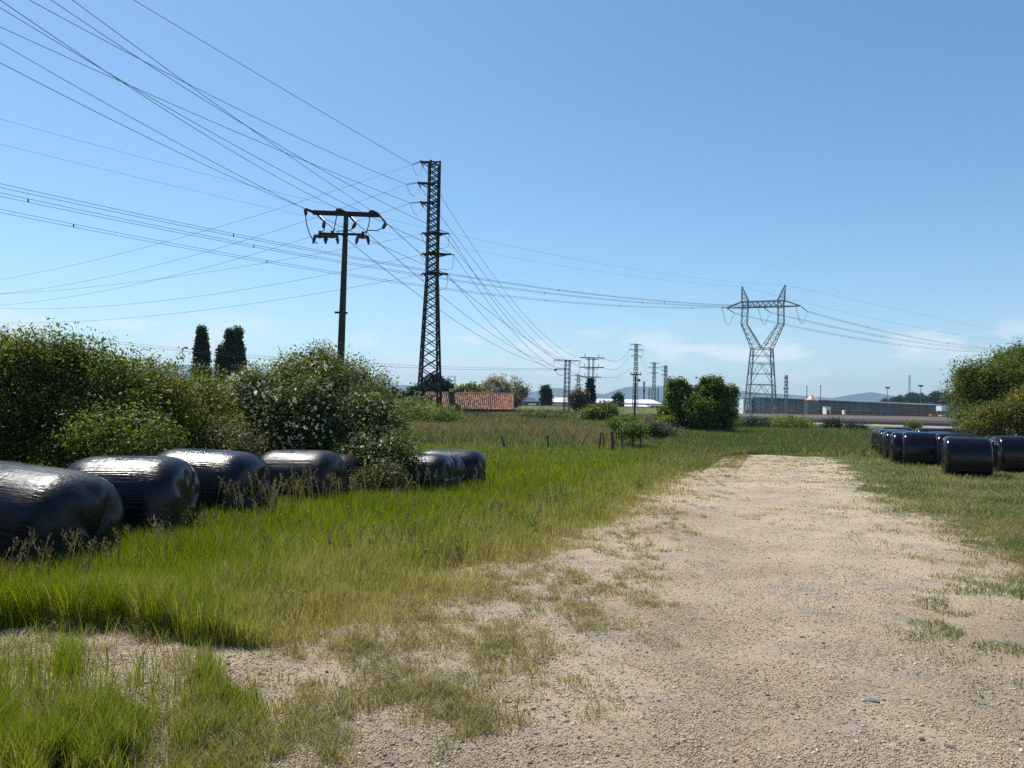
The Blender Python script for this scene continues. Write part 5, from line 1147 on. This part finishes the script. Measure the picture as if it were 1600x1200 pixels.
g2_ = 'conductors from the tall tower down to the left edge'
for A, B, Md, lab in [((644, 257, 71.6), (0, 437, 112), (350, 352), 'uppermost wire descending left from the tall tower\'s top arm'),
                      ((635, 288, 71.6), (0, 459, 112), (394, 372), 'wire descending left from the tall tower\'s second arm'),
                      ((641, 317, 71.6), (0, 477, 112), (437, 385), 'wire descending left from the tall tower\'s third arm'),
                      ((657, 366, 71.7), (0, 459.5, 118), (437, 407), 'wire descending left from the tall tower\'s fourth level'),
                      ((657, 398, 71.7), (0, 481.5, 118), (437, 443), 'wire descending left from the tall tower\'s fifth level'),
                      ((657, 429, 71.7), (0, 504, 118), (437, 468), 'lowest wire descending left, from the tall tower\'s sixth level')]:
    wire(P(*A), P(*B), Md, .017, lab, g2_, 1.3)
g3_ = 'conductors to the T-shaped concrete pole'
for A, B, Md, lab in [((477, 326, 40.5), (0, 98, 21), (262, 230), 'wire ending at the left insulator of the T-shaped pole'),
                      ((528, 326, 40.5), (0, 0, 20), (400, 258), 'wire ending at the middle insulator of the T-shaped pole'),
                      ((580, 329, 40.5), (113, 0, 22), (350, 172), 'wire ending at the right insulator of the T-shaped pole')]:
    wire(P(*A), P(*B), Md, .011, lab, g3_, 1.6)
for A, B, Md, lab in [((507, 346, 41.5), (866, 572, 120), (688, 485), 'lowest wire from the T-shaped pole down to the short dark tower'),
                      ((556, 348, 41.5), (868, 570, 120), (775, 526), 'middle wire from the T-shaped pole down to the short dark tower'),
                      ((603, 348, 41.5), (905, 570, 120), (705, 438), 'upper wire from the T-shaped pole down to the short dark tower')]:
    wire(P(*A), P(*B), Md, .018, lab, g3_)
g4_ = 'conductors from the tall tower down to the small masts'
for A, B, Md, lab in [((661, 260, 72.7), (905, 559, 150), (797, 465), 'outermost steep wire from the tall tower\'s top arm to the twin-column mast'),
                      ((657, 293, 72.7), (904, 574, 150), (784, 462), 'steep wire from the tall tower\'s second arm to the twin-column mast'),
                      ((661, 323, 72.7), (906, 589, 150), (775, 468), 'steep wire from the tall tower\'s third arm to the twin-column mast'),
                      ((702, 365, 72.5), (880, 563, 120), (795, 500), 'wire from the highest right arm of the tall tower to the short dark tower'),
                      ((709, 398, 72.5), (867, 575, 120), (755, 462), 'wire from the longest right arm of the tall tower to the short dark tower'),
                      ((700, 429, 72.5), (864, 578, 120), (752, 490), 'wire from the lowest right arm of the tall tower to the short dark tower')]:
    wire(P(*A), P(*B), Md, .022, lab, g4_)
wire(P(863, 578, 119.5), P(150, 533, 105), (500, 567), .022, 'lower of two nearly level cables running left from the short dark tower', 'level cables', 1.25)
wire(P(863, 576, 120.2), P(150, 530, 106), (500, 563), .016, 'upper of two nearly level cables running left from the short dark tower', 'level cables', 1.25)
# bundles on the pylon
KM = [((0, 329.5, 100), (437, 412)), ((0, 304, 93), (437, 392)), ((0, 290, 87), (437, 381))]
KR = [((1600, 548.5, 420), (1379, 535)), ((1600, 547, 410), (1379, 526)), ((1600, 545, 400), (1379, 517))]
names = ['left', 'middle', 'right']
for i in range(3):
    for side, (tgt, md) in ((0, KM[i]), (1, KR[i])):
        for k_, dz in ((0, .22), (1, -.22)):
            A = KEND[i][side] + Vector((0, 0, dz * .6)); B = P(*tgt) + Vector((0, 0, dz))
            v_ = md[1] - dz * F / (160 if side == 0 else 300)
            q, pts = wire(A, B, (md[0], v_), .03 if side == 0 else .045, f"{'upper' if k_ == 0 else 'lower'} strand of the pylon\'s {names[i]} phase bundle running to the {'left' if side == 0 else 'right'} edge", 'twin bundle conductors of the big pylon', 1.2)
            if k_ == 0:
                mb = MB()
                for t in np.arange(.12, 1.15, .17) + .035 * i:
                    p = pts[int(t / 1.2 * 39)] - q.location; mb.box(p - Vector((0, 0, .22)), (.12, .12, .44))
                mb.build('spacer', M['steel'], q)
for i, (B, Md, B2, M2) in enumerate([((0, 225, 96), (430, 327), (1600, 535, 420), (1400, 505)), ((0, 186, 84), (306, 268), (1600, 525, 400), (1420, 487))]):
    n_ = ['left', 'right'][i]
    wire(horns[i], P(*B), Md, .015, f'thin earth wire from the pylon\'s {n_} horn across the sky to the left edge', 'earth wires of the big pylon', 1.2); wire(horns[i], P(*B2), M2, .025, f'thin earth wire from the pylon\'s {n_} horn down to the right edge', 'earth wires of the big pylon', 1.1)
# slack spans between the small masts
for (A, B, Md, lab) in [((941, 559, 150), (984, 547, 250), (962, 564), 'top span between the twin-column mast and the tallest distant mast'), ((941, 574, 150), (983, 556, 250), (962, 577), 'middle span between the twin-column mast and the tallest distant mast'), ((937, 589, 150), (985, 575, 250), (962, 589), 'low span between the twin-column mast and the tallest distant mast'),
                        ((1003, 546, 250), (1013, 575, 350), (1008, 566), 'upper span from the tallest distant mast to the next one'), ((1000, 556, 250), (1016, 583, 350), (1008, 576), 'lower span from the tallest distant mast to the next one'), ((1029, 574, 350), (1034, 579, 380), None, 'short span between the two last distant masts')]:
    wire(P(*A), P(*B), Md, .035, lab, 'spans between the small masts', n=16)

# ------------------------------------------------------------------ air
hb_ = MB(); hb_.box((0, 4000, 180), (17000, 9400, 362.4)); hm = bpy.data.materials.new('haze'); hm.use_nodes = True; N = hm.node_tree.nodes; N.remove(N['Principled BSDF'])
pv = N.new('ShaderNodeVolumePrincipled'); pv.inputs['Color'].default_value = (.50, .72, 1, 1); pv.inputs['Density'].default_value = .00012; pv.inputs['Anisotropy'].default_value = .0
hm.node_tree.links.new(pv.outputs[0], N['Material Output'].inputs['Volume']); hzo = hb_.build('haze', hm); tag(hzo, 'pale blue haze over the far hills', 'haze', kind='stuff')
